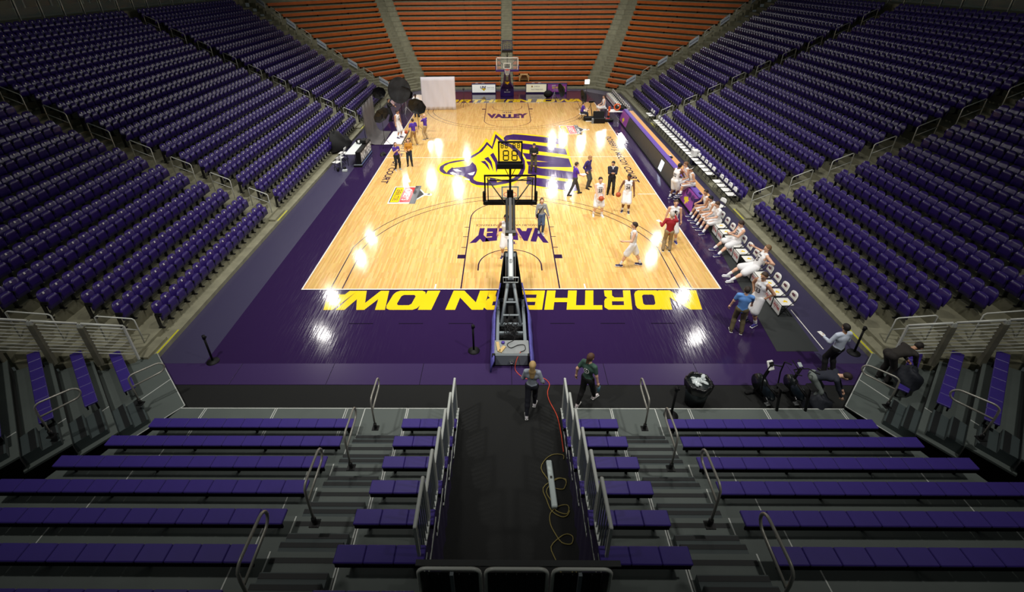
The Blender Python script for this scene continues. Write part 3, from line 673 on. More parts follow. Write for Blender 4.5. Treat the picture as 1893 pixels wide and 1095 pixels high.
# corner bays at 45 degrees
for s, where in ((-1, 'on the photo-set side'), (1, 'behind the kneeling-bag man in brown')):
    where = 'on the photo-set side' if s < 0 else 'on the team-bench side'
    for k in range(6):
        # frame: u along the bench from the outer end towards the inner end, n towards the court
        u = Vector((-s*.7071, -.7071, 0)); n = Vector((-s*.7071, .7071, 0)); zt = zb(k); zd = zt-.43
        c_r = 15.75+1.07*k      # |x|+|y| of the rear edge
        inner = Vector((s*(10.19+.22*k), -(15.75+1.07*k)+(10.19+.22*k), 0)); outer = Vector((s*(11.62+.62*k), -(15.75+1.07*k)+(11.62+.62*k), 0))
        ln = (outer-inner).length; nt_ = max(3, int(round(ln/.45))); w = ln/nt_
        P = outer if s < 0 else inner; rz = math.atan2((inner-outer).y, (inner-outer).x) if s < 0 else math.atan2((outer-inner).y, (outer-inner).x)
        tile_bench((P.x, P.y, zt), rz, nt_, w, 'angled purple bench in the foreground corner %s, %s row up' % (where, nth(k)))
        # deck slab
        c0 = 14.3 if k == 0 else c_r-.42-.12; c1 = c_r+1.07-.42
        def pt(c, xx): return (s*xx, -(c)+xx)
        t = thing('bleacher_deck', '%s angled grey deck in the foreground corner %s' % (nth(k), where), 'bleacher deck', (0, 0, 0), 0, 'grey bleacher decks')
        xi0, xi1 = 8.68+(c0-14.3)*.40, 8.68+(c1-14.3)*.40; xo0, xo1 = 10.68+(c0-14.3)*.62, 10.68+(c1-14.3)*.62
        xm0, xm1 = 9.62+(c0-14.3)*.32, 9.62+(c1-14.3)*.32
        a = M(); a.prism([pt(c0, xi0), pt(c0, xm0), pt(c1, xm1), pt(c1, xi1)], zd-.05, zd); a.obj('deck_board', m_deck, t)
        a = M(); a.prism([pt(c0, xm0+.012), pt(c0, xo0), pt(c1, xo1), pt(c1, xm1+.012)], zd-.05, zd); a.obj('deck_board', m_deck, t)
        mid0, mid1 = Vector((*pt(c0, xm0), zd)), Vector((*pt(c1, xm1), zd)); a = M(); a.tube([mid0, mid1], .014, 4); a.obj('joint_trim', m_trim, t)
        if k == 0:
            a = M(); a.tube([(*pt(c0, xi0), zd-.01), (*pt(c0, xo0), zd-.01)], .018, 4); a.tube([(*pt(c0, xi0), zd-.01), (*pt(c1, xi1), zd-.01)], .014, 4); a.obj('front_trim', m_trim, t)
        a = M(); A, B = pt(c0+.02, xi0), pt(c0+.02, xo0); h = .2 if k == 0 else .4
        a.add([(*A, zd-h), (*B, zd-h), (*B, zd-.02), (*A, zd-.02)], [(0, 1, 2, 3)]); a.obj('riser', m_riser, t)
        # stair blocks with grip strips
        for j in range(2):
            cc = c1-.98+.45*j; dz = (zb(k+1)-zb(k))*(.34+.33*j)
            x0_, x1_ = xi0+.10+(cc-c0)*.40, xm0-.02+(cc-c0)*.30
            q0, q1 = pt(cc, x0_), pt(cc, x1_); q2, q3 = pt(cc+.45, x1_+.14), pt(cc+.45, x0_+.18)
            a = M(); a.prism([q0, q1, q2, q3], zd, zd+dz); st = a.obj('step', m_step, t)
            g0, g1, g2, g3 = pt(cc+.05, x0_+.02), pt(cc+.05, x1_+.015), pt(cc+.21, x1_+.06), pt(cc+.21, x0_+.09)
            a = M(); a.prism([g0, g1, g2, g3], zd+dz, zd+dz+.006); a.obj('grip_strip', m_tread, st)
# looped handrails on the bleacher aisles
def loop_rail(P, d, label):
    t = thing('looped_handrail', label, 'handrail', P, 0, 'looped handrails on the foreground stairs'); d = Vector((d[0], d[1], 0)).normalized()
    pts = [Vector((0, 0, 0)), Vector((0, 0, .55)), Vector((0, 0, .72))]
    for a_ in np.linspace(0, math.pi/2, 5)[1:]: pts.append(d*(.14*(1-math.cos(a_)))+Vector((0, 0, .82+.13*math.sin(a_))))
    for a_ in np.linspace(math.pi/2, -math.pi/2, 9): pts.append(d*(.62+.15*math.cos(a_))+Vector((0, 0, .80+.15*math.sin(a_))))
    pts.append(d*.02+Vector((0, 0, .60)))
    a = M(); a.tube(pts, .022, 8); a.obj('rail', mat('dull_steel_tube', (160, 158, 148), .4, .3), t)
    a = M(); a.box((0, 0, .01), (.16, .14, .02)); a.cyl((0, 0, 0), (0, 0, .16), .04, 8); a.obj('base_plate', m_dark, t)
for q, k in enumerate((1, 3, 5, 7)):
    loop_rail((-3.30, -6.05-.829*k+.20, zb(k)-.43), (0, 1), '%s looped handrail up the stair away from the exercise bikes' % nth(q))
    loop_rail((3.14, -6.05-.829*k+.20, zb(k)-.43), (0, 1), '%s looped handrail up the stair on the exercise bike side' % nth(q))
loop_rail((-9.582, -5.86, 0.48), (.7071, .7071), 'lower looped handrail in the foreground corner on the photo-set side')
loop_rail((-10.202, -7.477, 1.25), (.7071, .7071), 'upper looped handrail in the foreground corner on the photo-set side')
loop_rail((9.521, -5.826, 0.38), (-.7071, .7071), 'lower looped handrail beside the man in the brown suit')
loop_rail((9.971, -7.567, 1.33), (-.7071, .7071), 'upper looped handrail in the foreground corner on the team bench side')
# tunnel guard panels, drapes and end rail
for s, x, wh in ((-1, -1.44, 'away from the bikes'), (1, 1.30, 'on the bike side')):
    for k in range(6):
        y1 = -5.76 if k == 0 else -6.2-.829*(k-.0)+.42; y0 = -6.2-.829*(k+1)+.45; zd = zb(k)-.43
        t = thing('tunnel_guard', 'pale slatted guard panel along the tunnel %s, %s from the court' % (wh, nth(k)), 'railing', (x, y1, zd), 0, 'slatted guards of the tunnel')
        a = M(); ln = y1-y0; a.box((0, -ln/2, 1.12), (.055, ln, .05), bev=.012); a.obj('top_rail', m_trim, t)
        a = M(); a.box((0, -ln/2, .0), (.05, ln, .06)); a.obj('bottom_rail', m_trim, t)
        for e_ in (-.02, -ln+.02): a = M(); a.box((0, e_, .56), (.045, .04, 1.1)); a.obj('post', m_trim, t)
        for j in range(1, 7): a = M(); a.box((0, -ln*j/7, .56), (.022, .022, 1.08)); a.obj('slat', m_grey, t)
dr = mat('dark_purple_drape', (34, 24, 62), .85)
for s, x, wh in ((-1, -1.40, 'away from the bikes'), (1, 1.26, 'on the bike side')):
    a = M(); V = []; n = 60
    for i in range(n+1):
        y = -6.3-i*(4.6/n); zt = zb(max(0, min(7, (-5.9-y)/.829)))-.48; xx = x-s*(-.02+.018*math.sin(i*1.3)+.01*math.sin(i*2.9)); V += [(xx, y, 0.005), (x, y, zt)]
    a.add(V, [(2*i, 2*i+2, 2*i+3, 2*i+1) for i in range(n)], True); tag(a.obj('tunnel_drape', dr), 'dark purple drape hanging under the bleachers, tunnel side %s' % wh, 'drape')
t = thing('end_guardrail', 'grey guardrail with three round-cornered frames above the tunnel mouth', 'railing', (0, -11.0, 1.6))
for (x0, x1) in ((-1.40, -.53), (-.45, .41), (.49, 1.30)):
    pts = []; zt = 1.31; r_ = .12
    for a_ in np.linspace(math.pi, math.pi/2, 6): pts.append((x0+r_+r_*math.cos(a_), 0, zt-r_+r_*math.sin(a_)))
    for a_ in np.linspace(math.pi/2, 0, 6): pts.append((x1-r_+r_*math.cos(a_), 0, zt-r_+r_*math.sin(a_)))
    a = M(); a.tube([(x0, 0, 0)]+pts+[(x1, 0, 0)], .026, 8); fr = a.obj('tube_frame', m_rail, t)
    a = M(); a.box(((x0+x1)/2, .0, .62), (x1-x0-.04, .01, 1.2)); a.obj('infill_sheet', mat('dark_mesh_sheet', (22, 27, 27), .6), t)
    for j in range(1, 6): a = M(); a.box((x0+(x1-x0)*j/6, -.02, .62), (.018, .02, 1.2)); a.obj('slat', mat('dark_slat', (30, 35, 35), .5), t)
for x in (-.92, .86): a = M(); a.box((x, -.05, .64), (.05, .05, 1.28)); a.obj('post', m_grey, t)
a = M(); a.box((0, .06, 1.33), (2.86, .08, .03)); a.obj('cap_board', mat('dark_cap', (40, 42, 42), .6), t)

# ---------------------------------------------------------------- basketball goals
m_boom = mat('white_boom_enamel', (196, 202, 200), .35); m_glass = mat('backboard_glass', (225, 235, 235), .02, alpha=.10)
m_rim = mat('orange_rim', (205, 62, 26), .4); m_net = mat('white_net_cord', (235, 235, 232), .8)
m_num = mat('unlit_digit', (60, 62, 60), .5)
def seg7(mm, x, z, w, h, t, y):
    for (cx, cz, dx, dz) in ((x, z+h/2, w-t*.6, t), (x, z, w-t*.6, t), (x, z-h/2, w-t*.6, t), (x-w/2, z+h/4, t, h/2-t*.6), (x+w/2, z+h/4, t, h/2-t*.6), (x-w/2, z-h/4, t, h/2-t*.6), (x+w/2, z-h/4, t, h/2-t*.6)):
        mm.box((cx, y, cz), (dx, .03, dz))
def goal(loc, rz, near):
    g = thing('basketball_goal', 'portable basketball goal at the near end, seen from behind' if near else 'portable basketball goal with purple padding at the far end', 'hoop', loc, rz)
    # base on wheels
    a = M(); a.box((0, -3.68, .24), (1.04, .64, .40), bev=.02); wb = a.obj('weight_box', m_grey, g)
    if near:
        a = M(); a.box((0, -3.66, .447), (1.0, .58, .012)); a.obj('chequer_plate', mat('aluminium_plate', (150, 154, 154), .35, .6, bump=.6, bscale=160), wb)
        a = M(); a.box((0, -4.02, .2), (.12, .05, .06)); a.tube([(-.06, -4.05, .2), (0, -4.1, .19), (.06, -4.05, .2)], .014, 6); a.obj('hitch', m_chrome, wb)
    for x in (-.42, .42): a = M(); yf_ = -1.0 if near else -2.62; a.box((x, (yf_-3.4)/2, .30), (.10, yf_+3.4, .14), bev=.01); a.obj('base_rail', m_grey, g)
    for y in ((-2.85, -2.42, -1.1) if near else (-2.85,)): a = M(); a.box((0, y, .29), (.8, .09, .10), bev=.01); a.obj('cross_rail', m_grey, g)
    a = M(); yf_ = -.5 if near else -2.62; a.box((0, (yf_-3.7)/2, .06), (1.0, yf_+3.7, .05)); a.obj('base_pan', m_black, g)
    for x in (-.4, .4):
        for y in (-3.8, -1.2 if near else -2.8): a = M(); a.cyl((x-.03, y, .05), (x+.03, y, .05), .05, 10); a.obj('wheel', m_black, g)
    # A-frame
    for x in ((-1, 1) if near else ()):
        a = M(); a.tube([(x*.30, -2.45, .34), (x*.10, -1.62, 1.32)], .055, 4); a.obj('frame_leg', m_grey, g)
        if not near: continue
        a = M(); a.tube([(x*.14, -1.1, .34), (x*.12, -1.05, 1.5), (x*.12, -.75, 1.95)], .05, 4); a.obj('front_post', m_grey, g)
    for y, z, w in (((-2.0, .85, .36), (-2.28, .55, .5)) if near else ()): a = M(); a.box((0, y, z), (w, .05, .09), rx=R(40)); a.obj('frame_brace', m_grey, g)
    a = M()
    if near: a.tube([(-.24, -1.60, 1.35), (-.24, -1.72, 1.62), (.24, -1.72, 1.62), (.24, -1.60, 1.35)], .022, 6, closed=True); a.obj('push_handle', m_boom, g)
    for x in ((-.12, .12) if near else ()): a = M(); a.cyl((x, -2.2, .35), (x, -1.5, 1.2), .035, 8); a.cyl((x, -1.55, 1.15), (x, -.9, 1.9), .022, 8); a.obj('gas_strut', m_black, g)
    # boom
    d = Vector((0, 2.6, 1.7)).normalized()
    def bm(t0, t1, w, h, m_, nm, off=0):
        P0 = Vector((0, -1.7, 1.6)) + d*t0; P1 = Vector((0, -1.7, 1.6)) + d*t1; c = (P0+P1)/2+Vector((0, -d.z, d.y))*off
        a = M(); a.box(tuple(c), (w, (P1-P0).length, h), rx=math.atan2(d.z, d.y), bev=.012); return a.obj(nm, m_, g)
    bo = bm(0, 1.62, .13, .16, m_boom, 'boom')
    bm(.02, 1.5, .20, .07, m_grey, 'lower_arm', -.24)
    if near:
        e = M(); P = Vector((0, -1.7, 1.6))+d*.55+Vector((0, -d.z, d.y))*.085
        T = Matrix.Translation(P) @ Matrix.Rotation(math.atan2(d.z, d.y), 4, 'X'); n = 20
        V = [T @ Vector((.055*math.cos(t)*k, .075*math.sin(t)*k, 0)) for k in (1, .78) for t in np.linspace(0, 2*math.pi, n, endpoint=False)]
        e.add(V, [(i, (i+1) % n, n+(i+1) % n, n+i) for i in range(n)]); e.add([T @ Vector(p) for p in ((-.012, -.05, .001), (.012, -.05, .001), (.012, .05, .001), (-.012, .05, .001))], [(0, 1, 2, 3)]); e.obj('oval_badge', m_dark, bo)
    for x in (-.115, .115): a = M(); c = Vector((x, -1.7, 1.6))+d*2.28; a.box(tuple(c), (.10, 1.35, .20), rx=math.atan2(d.z, d.y), bev=.02); a.obj('boom_pad', m_black, g)
    bm(1.6, 3.02, .12, .08, m_dark, 'boom_nose'); 
    a = M(); c = Vector((0, -1.7, 1.6))+d*1.62; a.box(tuple(c), (.36, .10, .22), rx=math.atan2(d.z, d.y)); a.obj('pivot_bracket', m_dark, g)
    # backboard
    bd = M(); w, h, y = 1.83, 1.067, 1.19; z0 = 2.90
    t = .055; fz = (z0+h/2)
    bd.box((0, y, z0+t/2), (w, .05, t)); bd.box((0, y, z0+h-t/2), (w, .05, t)); bd.box((-w/2+t/2, y, fz), (t, .05, h-.1)); bd.box((w/2-t/2, y, fz), (t, .05, h-.1))
    fr = bd.obj('backboard_frame', m_dark if near else m_white, g)
    a = M(); a.box((0, y, fz), (w-.1, .015, h-.1)); a.obj('backboard_glass', m_glass, g)
    a = M(); y2 = y+.012; zi = 3.05+.23
    for (cx, cz, dx, dz) in ((0, zi+.225, .61, .05), (0, zi-.205, .61, .05), (-.28, zi, .05, .45), (.28, zi, .05, .45)): a.box((cx, y2, cz), (dx, .006, dz))
    a.obj('shooter_square', mat('pale_target_line', (170, 196, 190), .4) if near else m_white, g)
    if not near:
        a = M()
        for (cx, cz, dx, dz) in ((0, z0+h-.03, w, .06), (0, z0+.03, w, .06), (-w/2+.03, fz, .06, h), (w/2-.03, fz, .06, h)): a.box((cx, y+.03, cz), (dx, .012, dz))
        a.obj('border_line', m_white, g)
    a = M(); a.box((0, y+.0, z0+.01), (w+.10, .12, .18), bev=.03)
    for x in (-1, 1): a.box((x*(w/2+.015), y, z0+.24), (.09, .12, .42), bev=.03)
    a.obj('edge_padding', m_black if near else m_ppad, g)
    a = M(); n = 24
    a.tube([(.23*math.cos(t), y+.41+.23*math.sin(t), 3.05) for t in np.linspace(0, 2*math.pi, n, endpoint=False)], .011, 6, closed=True); a.box((0, y+.11, 3.02), (.16, .18, .07)); a.obj('rim', m_rim, g)
    a = M(); 
    for i in range(12):
        for s in (-1, 1):
            p = []
            for q in range(5):
                r_ = .225-.022*q-(.01 if q > 2 else 0); t = 2*math.pi*i/12+s*q*math.pi/12; p.append((r_*math.cos(t), y+.41+r_*math.sin(t), 3.04-.1*q))
            a.tube(p, .006, 3, cap=False)
    nt = a.obj('net', m_net, g)
    # rear bracing of the board
    a = M()
    for x in (-1, 1): a.tube([(x*.80, y-.06, z0+h-.12), (x*.12, y-.55, 3.05)], .022, 6)
    for z in (z0+.13, z0+h-.18): a.box((0, y-.06, z), (1.6, .035, .035))
    for x in (-1, 1): a.box((x*.78, y-.06, z0+h/2), (.035, .035, h-.2))
    a.tube([(-.8, y-.06, z0+h-.06), (0, y-.10, z0+h-.22), (.8, y-.06, z0+h-.06)], .012, 5); a.box((0, y-.1, 3.2), (.22, .12, .45)); a.obj('rear_brace', m_dark, g)
    # shot clock
    a = M(); a.box((0, .95, 3.82), (.075, .075, 1.1)); a.tube([(-.02, .95, 3.95), (-.24, .95, 4.42)], .014, 5); a.tube([(.02, .95, 3.95), (.24, .95, 4.42)], .014, 5); a.obj('clock_mast', m_dark, g)
    c = M(); c.box((0, .95, 4.40), (.90, .26, .17)); ck = c.obj('clock_shelf', m_dark, g)
    c = M(); 
    for (cx, cz, dx, dz) in ((0, 5.22, .80, .05), (0, 4.51, .80, .06), (-.385, 4.87, .05, .74), (.385, 4.87, .05, .74)): c.box((cx, .95, cz), (dx, .06, dz))
    col = m_dark if near else mat('navy_clock_frame', (40, 38, 84), .4)
    ck = c.obj('clock_frame', col, g)
    c = M(); c.box((0, .95, 4.87), (.74, .008, .68)); c.obj('clock_panel', mat('smoked_acrylic', (120, 110, 70), .05, alpha=.18), ck)
    c = M()
    for x in (-.27, -.13, .13, .27): seg7(c, x, 5.09, .075, .15, .022, .95)
    c.box((0, .95, 5.13), (.02, .03, .02)); c.box((0, .95, 5.06), (.02, .03, .02)); c.obj('game_clock_digits', col, ck)
    c = M()
    for x in (-.145, .145): seg7(c, x, 4.75, .17, .33, .035, .95)
    c.obj('shot_clock_digits', col, ck)
    # padding
    if near:
        a = M(); V = []
        for (xw, y, z) in ((.42, -.86, .05), (.36, -.80, .6), (.27, -.55, 1.2), (.20, -.28, 1.75)):
            V += [(-xw, y-.34, z), (-xw, y, z), (xw, y, z), (xw, y-.34, z)]
        F = []
        for q in range(3):
            for i in range(3): F.append((q*4+i, q*4+i+1, q*4+4+i+1, q*4+4+i))
        F += [(12, 15, 14, 13)]; a.add(V, F); o = a.obj('front_pad', m_black, g); md = o.modifiers.new('pad', 'SOLIDIFY'); md.thickness = .05
        for s in (-1, 1):
            a = M(); n = 14; V = []
            for i in range(n+1):
                f = i/n; y = -1.05-3.2*f; top = .95-.5*min(1, f*2.2)+.012*math.sin(i*2.1); xo = .46+.17*min(1, f*3)
                V += [(s*xo, y, .02), (s*(xo-.02+.01*math.sin(i*1.7)), y, top*.55), (s*(xo-.10), y+.02, top)]
            F = []
            for i in range(n):
                for j in range(2): F.append((3*i+j, 3*i+3+j, 3*i+4+j, 3*i+1+j))
            a.add(V, F, True); o = a.obj('side_cover', mat('worn_purple_cover', (78, 74, 150), .55, noise=.25, nscale=9, bump=.4, bscale=14), g); md = o.modifiers.new('pad', 'SOLIDIFY'); md.thickness = .045
        for s in (-1, 1): a = M(); a.box((s*.52, -3.98, .25), (.10, .12, .42), bev=.02); a.obj('corner_bumper', m_black, g)
    else:
        a = M(); V = []
        for (xw, yy, z) in ((.62, -.0, .02), (.60, -.02, .75), (.36, -.35, 1.3), (.26, -.60, 2.35)):
            V += [(-xw, -2.45+yy*-1-.35 if False else -1.3-1.0*(0)-.0, z)]*0
            yf = {.02: -2.45, .75: -2.25, 1.3: -1.38, 2.35: -.50}[z]; V += [(-xw, yf-1.0, z), (-xw, yf, z), (xw, yf, z), (xw, yf-1.0, z)]
        F = []
        for q in range(3):
            for i in range(4): F.append((q*4+i, q*4+(i+1) % 4, q*4+4+(i+1) % 4, q*4+4+i))
        F += [(12, 13, 14, 15)]; a.add(V, F); pd = a.obj('front_pad', m_ppad, g)
        fit_text('pad_word', 'UNI', m_yellow, .42, .16, pd, (0, -1.17, 1.60), (R(90-38), 0, math.pi), bold=.03, shear=.2)
        a = M(); pts = [(-.20, .02), (-.05, .10), (.2, .12), (.16, .0), (.05, -.02), (.10, -.10), (-.02, -.14), (-.04, -.05)]
        a.add([(-x, -1.22+.84*z, 1.42+z) for x, z in pts], [tuple(range(len(pts)))]); a.obj('pad_emblem', m_yellow, pd)
        a = M(); pts = [(-.10, -.06), (-.02, .02), (-.05, .10), (.02, .06), (.08, .08), (.05, 0), (.12, -.05), (0, -.02)]
        a.add([(-x, -2.27+.27*z, .60+z*.9) for x, z in pts], [tuple(range(len(pts)))]); a.obj('pad_emblem', m_white, pd)
        fit_text('pad_word', 'Sportsfield', m_white, .55, .09, pd, (0, -2.31, .42), (R(75), 0, math.pi))
    return g
g1 = goal((0, 0, 0), 0, True)
goal((0, L, 0), math.pi, False)
# things lying on the near goal's base
t = thing('scrap_timber', 'two pale timber offcuts on the rear plate of the near goal', 'wood', (-.36, -3.72, .453)); 
a = M(); a.box((-.03, .05, .02), (.09, .40, .03), rz=R(8)); a.obj('offcut', mat('pale_timber', (196, 168, 112), .7), t)
a = M(); a.box((.09, -.06, .02), (.10, .28, .03), rz=R(-28)); a.obj('offcut', mat('pale_timber', (196, 168, 112), .7), t)
a = M(); a.lathe([(.05, 0), (.05, .05), (.02, .055), (.02, .01)], n=12); tag(a.obj('tape_roll', mat('purple_tape', (70, 50, 150), .5), None, (-.25, -3.50, .453)), 'purple roll of tape beside the timber offcuts', 'tape')
def cable(name, label, pts, r, m_, cat='cable', n=6):
    P = [Vector(p) for p in pts]; out = []
    for i in range(len(P)-1):
        p0 = P[max(0, i-1)]; p1 = P[i]; p2 = P[i+1]; p3 = P[min(len(P)-1, i+2)]
        for q in range(n):
            t = q/n; out.append(.5*((2*p1)+(p2-p0)*t+(2*p0-5*p1+4*p2-p3)*t*t+(3*p1-p0-3*p2+p3)*t**3))
    out.append(P[-1]); a = M(); a.tube(out, r, 5); o = a.obj(name, m_); tag(o, label, cat); return o
random.seed(3)
cable('cable_bundle', 'tangle of black cables in the frame of the near goal', [(random.uniform(-.22, .22), -2.9+random.uniform(-.32, .32)+.0*i, .42+random.uniform(0, .14)) for i in range(46)], .012, m_black)
cable('power_lead', 'black lead looping over the plate of the near goal', [(-.05, -2.5, .75), (-.12, -2.9, .6), (.1, -3.3, .47), (-.12, -3.55, .468), (-.02, -3.72, .468), (.2, -3.6, .468), (.38, -3.6, .468), (.40, -3.8, .468), (.26, -3.9, .468)], .011, m_black)
m_ored = mat('orange_cable', (196, 66, 40), .5)
cable('extension_cord', 'orange extension cord running from the near goal into the tunnel', [(.26, -3.9, .47), (.14, -4.07, .3), (.12, -4.2, .03), (.42, -4.5, .012), (.84, -4.45, .012), (1.05, -4.68, .012), (.98, -5.0, .012), (1.00, -5.3, .012), (1.16, -5.8, .012), (1.21, -6.3, .012), (1.22, -6.9, .012)], .013, m_ored)
# yellow cables and the strip light in the tunnel
m_ycab = mat('yellow_cable', (120, 108, 52), .6)
def loops(cx, cy, r, n, x1):
    return [(min(x1, cx+r*math.cos(t)*(1+.25*math.sin(3*t))), cy+r*math.sin(t)-.10*t, .015) for t in np.linspace(0, n*2*math.pi, n*9)]
cable('coiled_cable', 'yellow cable lying in loose coils along the tunnel wall', loops(1.0, -7.7, .24, 3, 1.19)+[(1.1, -9.6, .015), (1.08, -10.6, .015)], .012, m_ycab, n=3)
cable('coiled_cable', 'yellow cable coiled near the pale strip light in the tunnel', loops(.96, -7.1, .28, 2, 1.2), .012, m_ycab, n=3)
a = M(); a.box((0, 0, .05), (.13, 1.15, .10), bev=.02); o = a.obj('strip_light', mat('pale_light_housing', (170, 182, 180), .5), None, (.86, -7.75, 0), R(2)); tag(o, 'pale strip light housing standing unlit on the tunnel floor', 'light fixture')
a = M(); a.box((0, .12, .102), (.05, .06, .012)); a.obj('socket', m_dark, o)

# ---------------------------------------------------------------- retractable belt stanchions
def stanchion(xy, label, z=0.0):
    t = thing('belt_stanchion', label, 'stanchion', (*xy, z), 0, 'black belt stanchions')
    a = M(); a.lathe([(.18, 0), (.18, .02), (.06, .05), (.035, .06)], n=20); a.obj('base', m_black, t)
    a = M(); a.cyl((0, 0, .05), (0, 0, .95), .031, 12); a.obj('post', m_black, t)
    a = M(); a.cyl((0, 0, .88), (0, 0, 1.0), .045, 12); a.box((.05, 0, .94), (.03, .06, .05)); a.obj('belt_head', m_black, t)
stanchion((-8.931, -3.801), 'black belt stanchion at the apron corner on the photo-set side')
stanchion((-1.144, -3.328), 'black belt stanchion just left of the near goal'.replace('just left of', 'beside'))
stanchion((10.31, -3.425), 'black belt stanchion beside the man in the white shirt')
stanchion((4.05, -5.945), 'black belt stanchion on the deck behind the rubbish bin', .17)
# rubbish bin
t = thing('rubbish_bin', 'dark rubbish bin lined with a black bag, full of clear plastic', 'bin', (*(4.877, -5.342), 0))
a = M(); a.lathe([(.25, 0), (.31, .72)], n=20); a.obj('bin_body', mat('dark_green_bin', (30, 38, 40), .5), t)
a = M(); V = []; n = 40
for (r_, z, w_) in ((.315, .52, .012), (.335, .64, .015), (.345, .76, .02), (.30, .79, .02), (.27, .72, .01)):
    for j in range(n): an = 2*math.pi*j/n; rr = r_+w_*math.sin(j*5.3)+w_*.6*math.sin(j*2.9); V.append((rr*math.cos(an), rr*math.sin(an), z+.02*math.sin(j*3.7)))
a.add(V, [(i*n+j, i*n+(j+1) % n, (i+1)*n+(j+1) % n, (i+1)*n+j) for i in range(4) for j in range(n)], True); a.obj('bin_liner', mat('black_bag', (16, 16, 17), .3), t)
random.seed(11)
for i in range(16):
    a = M(); c = (random.uniform(-.15, .15), random.uniform(-.15, .15), .74+random.uniform(0, .06)); a.ell(c, (.08+random.random()*.03, .06, .04), 7, 4, Matrix.Rotation(random.random()*3, 4, 'Z') @ Matrix.Rotation(random.random(), 4, 'X'))
    a.smooth = [False]*len(a.smooth); a.obj('plastic_cup', mat('clear_cup_plastic', (206, 214, 214), .15), t)

# ---------------------------------------------------------------- folding chairs
def chair_meshes(pad):
    r = {}
    a = M(); a.box((0, 0, .455), (.42, .40, .035 if pad else .022), bev=.015); r['seat'] = a.mesh('seat', m_white if not pad else mat('white_vinyl', (228, 228, 224), .35))
    a = M(); V, F = shell(.40, .20 if not pad else .27, .02, .03, 4, .4); T = Matrix.Translation((0, .20 if pad else .15, .62 if not pad else .58)) @ Matrix.Rotation(R(-10), 4, 'X'); a.add([T @ Vector(v) for v in V], F, True); r['backrest'] = a.mesh('backrest', m_white if not pad else mat('white_vinyl', (228, 228, 224), .35))
    for x, nm in ((-1, 'leg'), (1, 'leg_')):
        a = M(); fy = -.22 if pad else -.08; by = 0 if pad else -.05; a.tube([(x*.215, fy, 0), (x*.21, .04, .45), (x*.20, .21+by, .62), (x*.20, .25+by, .80)], .013, 5); a.tube([(x*.215, .24, 0), (x*.21, -.16, .45)], .013, 5); r[nm] = a.mesh('leg', m_dark)
    a = M(); a.tube([(-.215, -.13, .14), (.215, -.13, .14)], .01, 4); r['crossbar'] = a.mesh('crossbar', m_dark)
    a = M(); a.tube([(-.215, .16, .1), (.215, .16, .1)], .01, 4); r['crossbar_'] = a.mesh('crossbar', m_dark)
    if pad:
        a = M(); a.add([(x*.085, y*.085-.01, .4745) for x, y in ((-1, .1), (-.4, .5), (.1, 1), (1, .5), (.4, .1), (.7, -.6), (0, -1), (-.1, -.3))], [tuple(range(8))]); r['seat_emblem'] = a.mesh('seat_emblem', m_yellow)
        a = M(); a.add([(x*.10, .178+.0*y-(.76+y*.05-.62)*-.18, .745+y*.05) for x, y in ((-1, -.6), (-.7, .8), (.8, 1), (1, -.4), (.2, -1))], [tuple(range(5))]); r['back_emblem'] = a.mesh('back_emblem', mat('maroon_purple_print', (84, 36, 60), .5))
    return r
CH = {False: chair_meshes(False), True: chair_meshes(True)}
def chair(xy, rz, label, group, pad=False, z=0.0, skirt=False):
    t = thing('folding_chair', label, 'chair', (xy[0], xy[1], z), rz, group); r = CH[pad]
    for k_, me in r.items(): put(me, k_.strip('_'), t)
    if skirt:
        a = M(); a.box((0, -.23, .26), (.46, .02, .36)); sk = a.obj('seat_skirt', m_white, t)
        fit_text('skirt_word', 'HyVee', mat('red_print', (190, 30, 44), .5), .38, .22, sk, (0, -.243, .27), (R(90), 0, 0), bold=.02, shear=.2)
    return t
# near team bench: chairs face the court (-x); local front is -y, so turn by -90 degrees
BX = 9.55
n_b = 15
bench_xy = []
p0 = Vector((9.122, -1.584)); p1 = Vector((9.65, 5.85))
p0 = Vector((9.12, -1.45)); p1 = Vector((9.14, 5.70))
n_b = 14
for i in range(n_b):
    q = p0.lerp(p1, i/(n_b-1)); bench_xy.append(q)
    chair(q, -math.pi/2, '%s white padded chair of the team bench, counted from the bare near end' % nth(i), 'white padded chairs of the near team bench', True, skirt=(i in (0, 1, 2, 3, 4, 6, 7, 9, 10, 12)))
# far team bench
n_f = 13
for i in range(n_f):
    y = 23.6+i*.53; chair((9.22, y), -math.pi/2, '%s white padded chair of the far team bench, counted from the scorer table' % nth(i), 'white padded chairs of the far team bench', True, skirt=(i > 5))
# plain chairs on the walk behind the scorer's table
m = 0
for y in [7.1+.55*i for i in range(4)]+[9.85+.55*i for i in range(20)]+[21.75, 22.3]:
    i = m
    chair((10.74, y), -math.pi/2, '%s plain white folding chair in the row behind the scorer table, from the near end' % nth(m), 'plain white folding chairs behind the scorer table', False, z=.15); m += 1
chair((9.85, 6.1), -math.pi/2+.3, 'plain white folding chair alone on the floor past the near end of that row', 'loose white folding chairs', False)
